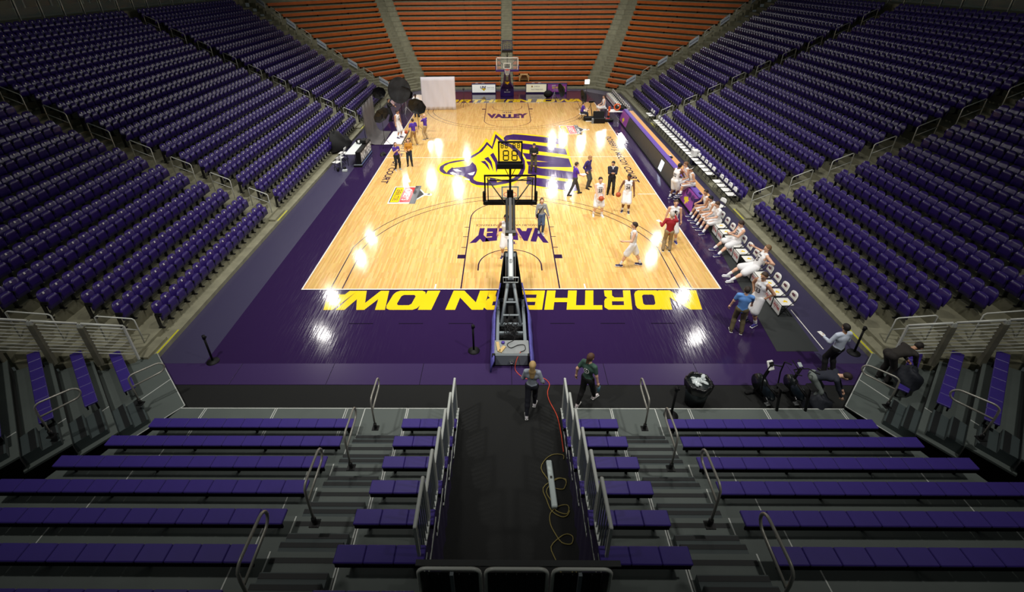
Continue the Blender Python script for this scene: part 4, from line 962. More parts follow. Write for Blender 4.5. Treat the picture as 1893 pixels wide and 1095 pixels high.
# ---------------------------------------------------------------- scorer's table with the display boards
TX = 8.62; y0, y1 = 6.05, 22.5
t = thing('scorer_table', "long scorer's table fronted by a display board with a purple padded top", 'table', (0, 0, 0))
m_led = mat('unlit_display_face', (66, 66, 62), .4, noise=.05, nscale=1)
ns = 10
ed_ = [y0, 8.3]+[8.3+(20.3-8.3)*q/8 for q in range(1, 9)]+[y1]
for i in range(ns):
    ya = ed_[i]; yb_ = ed_[i+1]
    a = M(); a.box((TX+.10, (ya+yb_)/2, .44), (.10, yb_-ya-.006, .80), ry=R(14)); p = a.obj('display_panel', m_led if 1 <= i < ns-1 else mat('magenta_poster', (150, 70, 160), .45, noise=.12, nscale=2), t)
    a = M(); a.box((TX+.02, (ya+yb_)/2, .045), (.2, yb_-ya, .09)); a.obj('base_plinth', m_black, t)
for (yc, s_) in ((6.95, 1), (21.4, 1.01)):
    pts = [(-.9, .1), (-.5, .55), (-.1, .7), (.2, .95), (.5, .5), (.95, .45), (.55, .1), (.75, -.3), (.2, -.2), (.3, -.75), (-.15, -.95), (-.2, -.3), (-.6, -.35)]
    a = M(); T = Matrix.Translation((TX+.10, yc, .44)) @ Matrix.Rotation(R(14), 4, 'Y')
    a.add([T @ Vector((-.053, -x*.36*s_+.12, z*.22-.14)) for x, z in pts], [tuple(range(len(pts)))]); a.obj('poster_emblem', mat('gold_print', (240, 214, 40), .4), t)
    if s_ == 1:
        fit_text('poster_word', 'UNI', mat('purple_print', (44, 22, 96), .4), 1.0, .26, t, (TX+.068, yc-.10, .67), (R(90), R(-14)*0, -math.pi/2), bold=.03).rotation_euler = (Matrix.Rotation(R(14), 4, 'Y') @ Matrix.Rotation(-math.pi/2, 4, 'Z') @ Matrix.Rotation(math.pi/2, 4, 'X')).to_euler()
a = M(); a.box((TX+.048, 11.55, .43), (.02, .55, .55), ry=R(14)); a.obj('lit_message', mat('lit_white_message', (220, 240, 255), .4, emit=1.6), t)
a = M(); a.box((TX+.34, (y0+y1)/2, .88), (.30, y1-y0, .10), bev=.035); a.obj('top_pad', mat('purple_top_pad', (96, 66, 160), .45), t)
a = M(); a.box((TX+.70, (y0+y1)/2+.05, .76), (.42, y1-y0-.1, .03)); a.obj('work_top', mat('maple_table_top', (214, 160, 98), .45), t)
a = M(); a.box((TX+.22, y0-.01, .42), (.52, .03, .84)); a.obj('end_panel', m_ppad, t)
a = M(); a.box((TX+.22, y1+.01, .42), (.52, .03, .84)); a.obj('end_panel', m_ppad, t)
for i in range(8): a = M(); a.box((TX+.74, y0+.3+i*2.25, .37), (.04, .04, .74)); a.obj('leg', m_dark, t)
for (dy, dx, lab, nm) in ((1.25, .36, 'small black phone lying on the purple table top near its end', 'phone'), (.35, .36, 'dark slot plate at the very end of the purple table top', 'slot_plate')):
    a = M(); a.box((TX+dx, y0+dy, .945), (.10, .24, .02), bev=.004); tag(a.obj(nm, m_black), lab, nm.split('_')[-1])
for (y, lab) in ((11.9, 'open black camera bag on the maple table top'),):
    t2 = thing('equipment_pouch', lab, 'pouch', (TX+.60, y, .777)); a = M(); a.box((0, 0, .05), (.22, .3, .10), bev=.03); a.obj('pouch_body', m_black, t2); a = M(); a.box((0, .05, .10), (.12, .14, .02)); a.obj('paper', m_white, t2)
# carton on the chairs
t2 = thing('paper_carton', 'white paper carton standing among the plain white chairs', 'box', (10.86, 12.55, .15)); a = M(); a.box((0, 0, .68), (.36, .42, .34)); a.obj('carton', m_white, t2); a = M(); a.box((-.05, -.1, .23), (.3, .35, .44)); a.obj('crate', mat('navy_crate', (28, 28, 52), .6), t2)

# ---------------------------------------------------------------- end boards
def end_board(x0, x1, label, kind):
    yb_ = 32.3; t = thing('advert_board', label, 'advert board', ((x0+x1)/2, yb_, 0)); w = x1-x0
    a = M(); a.box((0, .12, .46), (w, .22, .92), bev=.03); a.obj('board_body', mat('navy_board', (40, 34, 84), .5), t)
    fa = M(); fa.box((0, -.005, .48), (w-.12, .03, .72)); f = fa.obj('board_face', {'white': mat('backlit_white_face', (236, 238, 232), .4, emit=.35), 'cream': mat('cream_face', (232, 226, 196), .4, emit=.3), 'purple': mat('magenta_poster', (150, 70, 160), .45)}[kind], t)
    return t, f
b1, f1 = end_board(-3.35, -1.05, 'white end advert board with a purple word and gold emblem beside the sheet backdrop', 'white')
fit_text('board_word', 'UNI', m_purp, .55, .24, f1, (-.05, -.025, .60), (R(90), 0, 0), bold=.04, shear=.25)
a = M(); pts = [(-.24, .0), (-.1, .09), (.2, .08), (.25, -.02), (.1, -.04), (.12, -.14), (-.02, -.15), (-.06, -.05)]
a.add([(x-.02, -.024, .42+z) for x, z in pts], [tuple(range(8))]); a.obj('board_emblem', m_yellow, f1)
fit_text('board_word', 'PANTHER', m_grey, .68, .10, f1, (.66, -.025, .56), (R(90), 0, 0)); fit_text('board_word', 'SPORTS PROPERTIES', m_grey, .68, .05, f1, (.66, -.025, .42), (R(90), 0, 0))
b2, f2 = end_board(1.75, 3.75, 'cream end advert board with two lines of faint lettering', 'cream')
fit_text('board_word', 'OMEGA', m_grey, .55, .12, f2, (.05, -.025, .64), (R(90), 0, 0)); fit_text('board_word', 'MASTERBRAND', m_grey, 1.1, .11, f2, (.08, -.025, .36), (R(90), 0, 0))
a = M(); a.lathe([(.0, -.004), (.08, -.004), (.08, .004)], n=14); a.obj('board_badge', mat('tan_badge', (190, 150, 80), .5), f2, (-.40, -.025, .64)).rotation_euler = (R(90), 0, 0)
b3, f3 = end_board(3.77, 5.65, 'magenta end advert board with gold and white lettering', 'purple')
fit_text('board_word', 'JUST', m_white, .38, .14, f3, (-.32, -.025, .70), (R(90), 0, 0), bold=.02); fit_text('board_word', 'GO WIN RINGS.', mat('gold_print', (240, 214, 40), .4), 1.25, .20, f3, (.15, -.025, .52), (R(90), 0, 0), bold=.03); fit_text('board_word', 'jostens.com', m_white, .9, .10, f3, (.05, -.025, .30), (R(90), 0, 0))
for x, y, lab in ((-2.9, 33.0, 'white chair back showing over the white end board, nearer the sheet'), (-2.3, 33.0, 'white chair back showing over the middle of the white end board'), (-1.3, 32.85, 'white chair back showing over the end of the white board by the goal'), (2.5, 33.0, 'white chair back showing over the cream end board, nearer the goal'), (3.1, 33.0, 'white chair back showing over the cream end board, farther from the goal')):
    chair((x, y), 0, lab, 'white folding chairs behind the end boards')
t = thing('plywood_box', 'open plywood box with chamfered opening standing on the first orange bench', 'box', (1.68, 35.0, .66))
a = M(); w_, h_ = .98, .62
for (cx, cz, dx, dz) in ((0, h_-.03, w_, .06), (-w_/2+.05, h_/2, .10, h_), (w_/2-.05, h_/2, .10, h_)): a.box((cx, 0, cz), (dx, .5, dz))
a.add([(-.40, -.25, h_-.06), (-.40, -.25, .18), (-.22, -.25, h_-.06)], [(0, 1, 2)]); a.add([(.40, -.25, h_-.06), (.22, -.25, h_-.06), (.40, -.25, .18)], [(0, 1, 2)]); a.box((0, .24, h_/2), (w_, .02, h_))
a.obj('box_shell', mat('plywood', (186, 146, 92), .7), t)

# ---------------------------------------------------------------- photo set
# white sheet backdrop hung on a crossbar
t = thing('sheet_backdrop', 'large white sheet backdrop hung on a frame by the far end line', 'backdrop', (0, 0, 0))
A = Vector((-7.022, 26.147)); B = Vector((-4.399, 26.262)); d = (B-A); ztop = (-5.527, 26.205, 2.692)[2]
n = 24; a = M(); V = []
for j in range(9):
    for i in range(n+1):
        f = i/n; x = A.x+d.x*(f*1.06-.02); y = A.y+d.y*f; z = ztop*(j/8)
        V.append((x+.0, y+.05*math.sin(i*1.9)*(1-j/8)*.8+.02*math.sin(i*.8+j), max(.012, z+(.02*math.sin(i) if j == 0 else 0))))
a.add(V, [(j*(n+1)+i, j*(n+1)+i+1, (j+1)*(n+1)+i+1, (j+1)*(n+1)+i) for j in range(8) for i in range(n)], True)
o = a.obj('sheet', mat('white_muslin', (222, 218, 226), .8), t); md = o.modifiers.new('cloth', 'SOLIDIFY'); md.thickness = .01
a = M(); a.tube([(A.x-.1, A.y+.05, ztop), (B.x+.1, B.y+.05, ztop)], .02, 6); a.obj('crossbar', m_dark, t)
def light_stand(xy, h, label, head, m_=m_dark, **k):
    t = thing('light_stand', label, 'light stand', (*xy, 0), k.get('rz', 0), 'photographic light stands')
    a = M(); a.cyl((0, 0, .25), (0, 0, h), .016, 6); a.obj('pole', m_, t)
    for i in range(3): an = 2.094*i+.4; a = M(); a.tube([(0, 0, .55), (.45*math.cos(an), .45*math.sin(an), .01)], .012, 5); a.obj('leg', m_, t)
    if head: head(t, h)
    return t
def brolly(r, tilt, rz, col):
    def f(t, h):
        a = M(); n = 8; T = Matrix.Translation((0, 0, h)) @ Matrix.Rotation(rz, 4, 'Z') @ Matrix.Rotation(tilt, 4, 'X'); V = [T @ Vector((0, 0, .32))]
        for (rr, zz) in ((.5, .24), (.85, .10), (1, 0)):
            V += [T @ Vector((r*rr*math.cos(2*math.pi*i/n), r*rr*math.sin(2*math.pi*i/n), zz)) for i in range(n)]
        F = [(0, 1+i, 1+(i+1) % n) for i in range(n)]+[(1+q*n+i, 1+(q+1)*n+i, 1+(q+1)*n+(i+1) % n, 1+q*n+(i+1) % n) for q in range(2) for i in range(n)]
        a.add(V, F, False); o = a.obj('umbrella_modifier', col, t); md = o.modifiers.new('cloth', 'SOLIDIFY'); md.thickness = .01
        a = M(); a.tube([T @ Vector((0, 0, .30)), T @ Vector((0, 0, -.25))], .01, 5); a.box(tuple(T @ Vector((0, 0, -.1))), (.12, .12, .2)); a.obj('strobe_head', m_dark, t)
    return f
m_brol = mat('black_umbrella_cloth', (20, 22, 23), .55)
for (bx, by), (hx, hy), r, ti, rz_, m_, lab in (
    ((752, 210), (750, 172), .62, R(70), R(-20), m_white, 'white light stand with a black umbrella in front of the oval backdrop'),
    ((704.7, 207), (704.7, 171), .55, R(75), R(40), m_dark, 'light stand with a black umbrella above the white bucket'),
    ((712.5, 271), (710.5, 212), .62, R(80), R(60), m_dark, 'light stand with a black umbrella beside the hanging grey backdrop'),
    ((775, 246), (770.5, 196), .62, R(80), R(10), m_dark, 'light stand with a black umbrella standing on the court edge'),
    ((1036, 188), (1035, 165), .60, R(85), R(-70), m_dark, 'light stand with a black umbrella before the magenta end board'),
    ((1076, 204), (1075.5, 178), .60, R(85), R(-70), m_dark, 'light stand with a black umbrella over the seated videographer')):
    pass
LS = [(-8.249, 25.118), (-10.483, 25.696), (-8.157, 16.564), (-6.373, 19.613), (4.708, 28.904), (6.191, 25.817)]
LH = [(-8.169, 25.118, 1.652)[2], (-10.288, 25.696, 1.541)[2], (-7.989, 16.564, 2.092)[2], (-6.377, 19.613, 1.897)[2], (4.61, 28.904, 0.983)[2], (6.089, 25.817, 1.104)[2]]
LL = ['white light stand with a black umbrella in front of the oval backdrop', 'light stand with a black umbrella above the white bucket', 'light stand with a black umbrella beside the hanging grey backdrop', 'light stand with a black umbrella standing on the court edge', 'light stand with a black umbrella before the magenta end board', 'light stand with a black umbrella over the seated videographer']
for i in range(6):
    light_stand(LS[i], LH[i], LL[i], brolly((.68, .58, .62, .68, .62, .6)[i], R((62, 70, 65, 70, 80, 80)[i]), R((170, 200, 230, 170, 110, 100)[i]), m_brol), m_white if i == 0 else m_dark)
def strobe(t, h):
    a = M(); a.cyl((0, -.1, h), (0, .14, h), .07, 8, r2=.10); a.obj('strobe_head', m_dark, t)
light_stand((-3.707, 27.36), (-3.735, 27.36, 1.453)[2], 'bare strobe on a light stand in front of the white end board', strobe)
def panel(t, h):
    a = M(); a.box((0, 0, h+.18), (.42, .10, .38), rz=R(10)); a.obj('light_panel', mat('lit_panel', (255, 252, 245), .5, emit=2.2), t)
light_stand((7.258, 30.838), (7.196, 30.838, 1.136)[2], 'lit white light panel on a stand by the far corner steps', panel)
# oval backdrop, reflectors
def disc(name, label, c, r1, r2, rot, m_, rimm, cat='reflector'):
    n = 28; a = M(); V = [Vector((0, 0, 0))]+[Vector((r1*math.cos(2*math.pi*i/n), r2*math.sin(2*math.pi*i/n), 0)) for i in range(n)]
    t = thing(name, label, cat, c); T = Matrix.Rotation(rot[2], 4, 'Z') @ Matrix.Rotation(rot[0], 4, 'X') @ Matrix.Rotation(rot[1], 4, 'Y')
    a.add([T @ v for v in V], [(0, 1+i, 1+(i+1) % n) for i in range(n)]); o = a.obj('reflector_cloth', m_, t); md = o.modifiers.new('cloth', 'SOLIDIFY'); md.thickness = .012
    a = M(); a.tube([T @ v for v in V[1:]], .018, 5, closed=True); a.obj('rim_band', rimm, t); return t
m_mott = mat('mottled_grey_cloth', (38, 40, 43), .6, noise=.9, nscale=1.6)
c = (-8.599, 24.614); zc = (-8.39, 24.614, 1.972)[2]
ob = disc('oval_backdrop', 'tall oval collapsible backdrop, mottled black and grey', (c[0], c[1]+.2, zc-.05), 0.88, 1.02, (R(88), 0, R(12)), m_mott, m_dark, 'backdrop')
a = M(); a.tube([(0, .05, .9), (0, .1, -zc+.06)], .02, 6); a.obj('prop_pole', m_dark, ob)
c = (-9.27, 25.4, 0.906); disc('hand_reflector', 'pale pink round reflector tilted beside the photographed player', c, .50, .22, (R(60), R(-50), R(10)), mat('pink_reflector_cloth', (240, 200, 200), .6), m_white)
c = (-7.162, 26.3, 0.905); disc('hand_reflector', 'warm white oval reflector held in front of the sheet backdrop', c, .72, .34, (R(60), R(30), R(0)), mat('warm_white_reflector', (255, 240, 226), .6), m_white)
# hanging grey muslin sweeping onto the floor
t = thing('muslin_backdrop', 'grey mottled muslin hanging at the stand edge and sweeping onto the floor', 'backdrop', (0, 0, 0))
P0 = Vector((-9.35, 16.929)); P1 = Vector((-9.404, 22.234)); zt = (-9.411, 16.929, 2.602)[2]
a = M(); V = []; nx = 14
prof = [(0, 1.0), (.0, .75), (.0, .5), (.02, .28), (.10, .12), (.28, .035), (.60, .008), (1.25, .004)]
dd = (P1-P0); nn = Vector((1, .12)).normalized()
P0 = Vector((-9.45, 16.9)); P1 = Vector((-9.55, 20.1)); dd = P1-P0; zt = 2.62
for (o_, z_) in prof:
    for i in range(nx+1):
        f = i/nx; q = P0+dd*f+Vector((1, 0))*(o_*.85); w_ = .05*math.sin(i*1.6)*min(1, z_*4+.1); V.append((q.x+w_, q.y, max(.012, z_*zt)))
a.add(V, [(j*(nx+1)+i, j*(nx+1)+i+1, (j+1)*(nx+1)+i+1, (j+1)*(nx+1)+i) for j in range(len(prof)-1) for i in range(nx)], True)
o = a.obj('muslin', mat('grey_muslin', (92, 88, 88), .85, noise=.18, nscale=1.2), t); md = o.modifiers.new('cloth', 'SOLIDIFY'); md.thickness = .01
a = M(); a.tube([(P0.x, P0.y-.1, zt), (P1.x, P1.y+.1, zt)], .022, 6); a.tube([(P0.x-.02, P0.y-.1, zt), (P0.x-.02, P0.y-.1, 0)], .018, 6); a.tube([(P1.x-.02, P1.y+.1, zt), (P1.x-.02, P1.y+.1, 0)], .018, 6); a.obj('support_frame', m_dark, t)
a = M(); a.prism([(-8.368, 16.983), (-8.326, 20.019), (-7.297, 20.198), (-7.184, 17.005)], .004, .014); tag(a.obj('floor_sheet', mat('white_floor_sheet', (232, 226, 228), .5)), 'white floor sheet under the photographed player', 'sheet')
a = M(); a.prism([(-7.162, 16.962), (-7.082, 16.961), (-7.151, 20.195), (-7.246, 20.197)], .004, .018); tag(a.obj('sandbag_strip', m_dark), 'black strip weighting the edge of the white floor sheet', 'strip')
# bucket, lamp clutter
t = thing('plastic_bucket', 'white bucket on the concrete walk beside the muslin backdrop', 'bucket', (-10.62, 22.6, .16)); a = M(); a.lathe([(.20, 0), (.26, .50)], n=14); a.obj('pail', m_white, t); a = M(); a.box((.2, -.2, .2), (.1, .02, .2)); a.obj('pail_mark', mat('navy_print', (40, 44, 96), .5), t)
# ---------------------------------------------------------------- announcer corner on the photo-set side
t = thing('cloth_table', 'folding table with a white cloth beside the black lettered front', 'table', (-9.36, 14.05, 0))
a = M(); a.box((0, 0, .74), (.58, 2.5, .03)); a.obj('tabletop', m_white, t)
a = M(); a.box((0, 0, .765), (.62, 2.55, .012)); a.obj('cloth', mat('pale_table_cloth', (206, 212, 210), .7), t)
for x in (-.24, .24):
    for y in (-1.1, 1.1): a = M(); a.cyl((x, y, 0), (x, y, .72), .018, 6); a.obj('leg', m_dark, t)
t = thing('lettered_table_front', 'black table front with bold white lettering facing the court', 'table', (-8.90, 14.1, 0))
a = M(); a.box((0, 0, .44), (.26, 2.6, .88)); a.obj('black_case', m_black, t)
a = M(); a.box((.132, 0, .46), (.012, 2.55, .78)); f = a.obj('front_sheet', m_black, t)
fit_text('front_word', 'PANTHERS', m_white, 2.4, .56, f, (.142, 0, .50), (R(90), 0, math.pi/2), bold=.05, shear=.2)
a = M(); a.box((.14, 0, .10), (.012, 2.55, .08)); a.obj('blue_line', mat('pale_blue_band', (120, 140, 190), .5), f)
t = thing('stage_monitor', 'black speaker lying on top of the lettered table front', 'speaker', (-8.93, 14.6, .88)); a = M(); a.box((0, 0, .13), (.30, .5, .26), bev=.04); a.obj('speaker_box', m_black, t); a = M(); a.box((.155, 0, .13), (.01, .42, .2)); a.obj('grille', m_dark, t)
t = thing('draped_camera', 'black cloth heap with camera at the far end of the cloth table', 'camera', (-9.36, 14.95, .775)); a = M(); a.ell((0, 0, .12), (.22, .3, .15), 9, 5); a.obj('cloth_heap', m_black, t); a = M(); a.cyl((.05, -.25, .08), (.05, -.25, .22), .07, 10); a.obj('white_cup', m_white, t)
chair((-10.05, 12.35), -2.0, 'white folding chair behind the cloth table, nearest the camera end', 'white folding chairs at the cloth table')
chair((-10.1, 13.1), -1.8, 'white folding chair behind the middle of the cloth table', 'white folding chairs at the cloth table')
chair((-10.2, 14.0), -1.7, 'white folding chair behind the cloth table, beside the black cover heap', 'white folding chairs at the cloth table')
t = thing('wheeled_stand', 'black wheeled stand with a pale pole in front of the white chairs', 'stand', (-9.75, 12.1, 0))
for x, y in ((-.18, -.1), (.18, .05)): a = M(); a.cyl((x-.04, y, .12), (x+.04, y, .12), .12, 12); a.obj('wheel', m_black, t)
a = M(); a.tube([(0, 0, .12), (.05, .05, .9)], .03, 6); a.tube([(-.1, .02, .85), (.2, .1, .95)], .03, 6); a.obj('pole', m_boom, t); a = M(); a.box((.22, -.12, .06), (.26, .2, .1)); a.obj('battery_box', m_boom, t)
t = thing('pedal_board', 'low black and grey box on the floor before the cloth table', 'box', (-8.95, 12.75, 0)); a = M(); a.box((0, 0, .06), (.5, .2, .12)); a.obj('low_case', m_black, t); a = M(); a.box((0, -.02, .125), (.5, .14, .01)); a.obj('case_lid', m_grey, t)
def heap(name, label, c, r, m_, seed, cat='cover', n=18, k=9):
    random.seed(seed); a = M(); V = []
    for i in range(k+1):
        th = math.pi/2*i/k
        for j in range(n): an = 2*math.pi*j/n; q = 1+.13*math.sin(3*an+i+seed)+.08*math.sin(7*an+seed*2+i*.7)+random.uniform(-.03, .03); V.append((r[0]*math.cos(th)*math.cos(an)*q, r[1]*math.cos(th)*math.sin(an)*q, r[2]*math.sin(th)*(1+.1*math.sin(2*an+i))))
    a.add(V, [(i*n+j, i*n+(j+1) % n, (i+1)*n+(j+1) % n, (i+1)*n+j) for i in range(k) for j in range(n)], True)
    o = a.obj(name, m_, None, c); tag(o, label, cat); return o
heap('black_cover', 'big black fabric cover heaped over front seats by the cloth table', (-11.0, 15.4, .3), (.55, 1.0, 1.05), mat('black_fabric_cover', (13, 13, 14), .85), 2)
heap('black_cover', 'smaller black fabric heap on the walk past the big one', (-10.7, 16.5, .15), (.3, .5, .6), mat('black_fabric_cover', (13, 13, 14), .85), 5)
heap('gear_bag', 'small black gear bags with pale trim beside the lettered table front', (-7.95, 14.9, 0), (.18, .3, .16), m_black, 6, 'bag')
# ---------------------------------------------------------------- interview corner at the far end of the scorer's table
def tripod(xy, h, label, cam_rz):
    t = thing('camera_tripod', label, 'tripod', (*xy, 0), cam_rz)
    for i in range(3): an = 2.094*i+.5; a = M(); a.tube([(0, 0, h-.15), (.42*math.cos(an), .42*math.sin(an), .01)], .02, 6); a.obj('leg', m_dark, t)
    a = M(); a.cyl((0, 0, h-.2), (0, 0, h), .03, 8); a.obj('head', m_dark, t)
    a = M(); a.box((0, 0, h+.08), (.14, .32, .16), bev=.02); a.cyl((0, .16, h+.08), (0, .30, h+.08), .05, 10); a.obj('camera_body', m_black, t); return t
tripod((6.481, 23.6), (6.348, 23.6, 1.141)[2], 'black camera tripod filming the seated player at the far corner', R(-90))
t = thing('equipment_bag', 'open black equipment bag below the camera tripod', 'bag', (*(6.254, 22.655), 0)); a = M(); a.box((0, 0, .16), (.8, .42, .32), bev=.06); a.obj('bag_body', m_black, t); a = M(); a.box((0, -.24, .02), (.5, .1, .03)); a.obj('side_flap', m_white, t)
t = thing('hard_case', 'large open black hard case beside the equipment bag', 'case', (*(6.94, 22.03), 0)); a = M(); a.box((0, 0, .2), (.85, .5, .4), bev=.03); a.obj('case_base', m_black, t); a = M(); a.box((.0, .32, .55), (.85, .12, .5), rx=R(-15), bev=.03); a.obj('case_lid', m_black, t); a = M(); a.box((-.5, -.1, .17), (.12, .3, .34)); a.obj('side_pocket', m_grey, t)
t = thing('rolled_bag', 'black bag with red lining between the hard case and the court line', 'bag', (*(7.691, 22.316), 0)); a = M(); a.box((0, 0, .12), (.75, .4, .24), bev=.06); a.obj('bag_body', m_black, t); a = M(); a.box((-.05, 0, .25), (.3, .2, .02)); a.obj('lining', mat('red_lining', (170, 24, 36), .6), t)
t = thing('gear_table', 'white table of gear with an orange ring, at the far end of the display board', 'table', (8.45, 22.75, 0))
a = M(); a.box((0, 0, .72), (1.5, .75, .04)); a.obj('tabletop', m_white, t)
for x in (-.65, .65):
    for y in (-.3, .3): a = M(); a.cyl((x, y, 0), (x, y, .7), .02, 6); a.obj('leg', m_dark, t)
a = M(); a.tube([(.22*math.cos(q)-.1, -.1, 1.03+.22*math.sin(q)) for q in np.linspace(0, 2*math.pi, 16, endpoint=False)], .06, 6, closed=True); o = a.obj('orange_ring', mat('orange_vinyl', (214, 92, 40), .5)); o.location = (8.45, 22.75, 0); tag(o, 'orange cable coil standing on the white gear table', 'coil')
heap('black_cover', 'black camera bags heaped on the white gear table', (8.75, 22.9, .74), (.45, .3, .35), m_black, 9, 'bag')
t = thing('boom_arm', 'bundle of orange and black straps beside the gear table', 'straps', (7.75, 22.55, 0)); a = M(); a.box((0, 0, .75), (.16, .12, .7), bev=.03); a.obj('orange_strap', mat('orange_vinyl', (214, 92, 40), .5), t); a = M(); a.box((-.05, 0, .2), (.12, .12, .4), bev=.03); a.obj('black_foot', m_black, t)
t = thing('equipment_bag', 'black round bag on the far apron before the cream end board', 'bag', (*(3.723, 30.397), 0)); a = M(); a.ell((0, 0, .35), (.42, .3, .34), 12, 7); a.obj('bag_body', m_black, t); a = M(); a.tube([(-.2, 0, .6), (0, 0, .8), (.2, 0, .6)], .02, 6); a.obj('handle', m_black, t)
t = thing('clamp_stand', 'tangled pale stand legs between the round bag and the umbrella', 'stand', (*(4.22, 29.327), 0))
for i in range(5): an = 1.25*i; a = M(); a.tube([(0, 0, .5+.1*i), (.35*math.cos(an), .35*math.sin(an), .02)], .014, 5); a.obj('leg', m_boom if i % 2 else m_dark, t)
t = thing('player_stool', 'white stool under the seated player at the far corner', 'stool', (*(7.715, 24.563), 0)); a = M(); a.box((0, 0, .50), (.4, .4, .05)); a.obj('seat', m_white, t)
for x in (-.16, .16):
    for y in (-.16, .16): a = M(); a.cyl((x, y, 0), (x, y, .48), .015, 6); a.obj('leg', m_dark, t)
vc = (5.757, 22.979)
chair(vc, R(90), 'white folding chair under the seated videographer', 'loose white folding chairs')
# ---------------------------------------------------------------- exercise bikes
def bike(xy, rz, label, upright):
    t = thing('exercise_bike', label, 'exercise bike', (*xy, 0), rz, 'black exercise bikes')
    for y in (-.52, .52): a = M(); a.box((0, y, .04), (.56, .10, .07), bev=.02); a.obj('foot_bar', m_black, t)
    a = M(); a.box((0, 0, .10), (.08, 1.04, .08)); a.tube([(0, -.30, .12), (0, -.18, .86)], .035, 8); a.tube([(0, .25, .12), (0, .38, .62), (0, .30, 1.05)], .04, 8); a.tube([(0, -.22, .55), (0, .32, .60)], .035, 8); a.obj('frame', m_black, t)
    a = M(); a.cyl((-.05, .42, .42), (.05, .42, .42), .27 if upright else .24, 20); a.obj('flywheel', mat('dark_gloss', (24, 28, 30), .25), t)
    a = M(); a.box((0, -.22, .92), (.20, .28, .07), bev=.03); a.obj('saddle', m_black, t)
    for s in (-1, 1): a = M(); a.tube([(s*.09, .05, .32), (s*.09, .05+s*.15, .32+s*.08)], .014, 6); a.box((s*.15, .05+s*.15, .32+s*.08), (.12, .1, .03)); a.obj('pedal', m_chrome, t)
    a = M(); a.ell((0, .15, .40), (.07, .30, .20), 12, 6); a.obj('chain_guard', mat('dark_blue_gloss', (26, 36, 44), .3), t)
    if upright:
        for s in (-1, 1): a = M(); a.tube([(s*.24, .10, .50), (s*.25, .18, 1.0), (s*.20, .12, 1.42), (s*.04 if s < 0 else .22, -.06, 1.48)], .018, 6); a.obj('moving_arm', m_black, t)
        a = M(); a.box((0, .30, 1.18), (.18, .05, .26), rx=R(-35), bev=.02); a.obj('console', m_white, t); a = M(); a.box((0, .285, 1.24), (.10, .05, .10), rx=R(-35)); a.obj('screen', m_dark, t)
    else:
        a = M()
        for s in (-1, 1): a.tube([(0, .30, 1.05), (s*.20, .28, 1.06), (s*.26, .10, 1.08), (s*.24, -.05, 1.18)], .016, 6); a.tube([(s*.07, .30, 1.06), (s*.09, .55, 1.14)], .014, 6)
        a.obj('handlebar', m_black, t); a = M(); a.box((0, .36, 1.14), (.10, .13, .03), rx=R(25), bev=.01); a.obj('console', mat('pale_console', (170, 180, 180), .4), t)
bike((6.754, -5.487), R(14), 'black upright exercise bike with tall arms and a white console, beyond the bin', True)
bike((7.523, -5.485), R(6), 'black exercise bike with low racing handlebars beside the bending man', False)
heap('gear_bag', 'dark backpack on the black floor at the bending man', (8.064, -5.484, 0), (.34, .28, .45), mat('dark_blue_bag', (22, 26, 36), .7), 12, 'bag')
heap('gear_bag', 'dark camera backpack on the corner deck below the man in the brown suit', ((10.477, -5.088, 0.5)), (.30, .34, .5), mat('dark_blue_bag', (22, 26, 36), .7), 14, 'bag')

# ---------------------------------------------------------------- people
# Each body is grown from one distance field (tapered limbs blended into the trunk) and meshed in one piece;
# garments are grown the same way a little larger over the parts they cover.
def _surface(vals, o, h):
    nx, ny, nz = vals.shape; ins = vals < 0
    cells = np.zeros((nx-1, ny-1, nz-1), int)
    for dx in (0, 1):
        for dy in (0, 1):
            for dz in (0, 1): cells += ins[dx:nx-1+dx, dy:ny-1+dy, dz:nz-1+dz]
    act = (cells > 0) & (cells < 8); idx = np.full(act.shape, -1); idx[act] = np.arange(act.sum())
    I, J, K = np.nonzero(act); acc = np.zeros((len(I), 3)); cnt = np.zeros(len(I))
    cs = [(a, b, c) for a in (0, 1) for b in (0, 1) for c in (0, 1)]
    for a in cs:
        for ax in range(3):
            if a[ax]: continue
            b = list(a); b[ax] = 1
            va = vals[I+a[0], J+a[1], K+a[2]]; vb = vals[I+b[0], J+b[1], K+b[2]]; m_ = (va < 0) != (vb < 0)
            t = np.where(m_, va/np.where(m_, va-vb, 1), 0); p = np.tile(np.array(a, float), (len(I), 1)); p[:, ax] += t
            acc[m_] += p[m_]; cnt[m_] += 1
    V = (np.stack([I, J, K], 1)+acc/np.maximum(cnt, 1)[:, None])*h+o; F = []
    for ax in range(3):
        sl0 = [slice(1, n-1) for n in vals.shape]; sl1 = list(sl0); sl0[ax] = slice(0, vals.shape[ax]-1); sl1[ax] = slice(1, vals.shape[ax])
        a = ins[tuple(sl0)]; b = ins[tuple(sl1)]; ch = a != b; q = np.argwhere(ch); q += np.array([0 if i == ax else 1 for i in range(3)])
        if len(q) == 0: continue
        u, v = [(1, 2), (2, 0), (0, 1)][ax]; e = np.eye(3, dtype=int)
        c = [idx[tuple((q-e[u]*i-e[v]*j).T)] for i, j in ((1, 1), (0, 1), (0, 0), (1, 0))]
        f = np.stack(c, 1); fl = ins[tuple(q.T)]; f[~fl] = f[~fl][:, ::-1]; F.append(f)
    return V, np.concatenate(F)
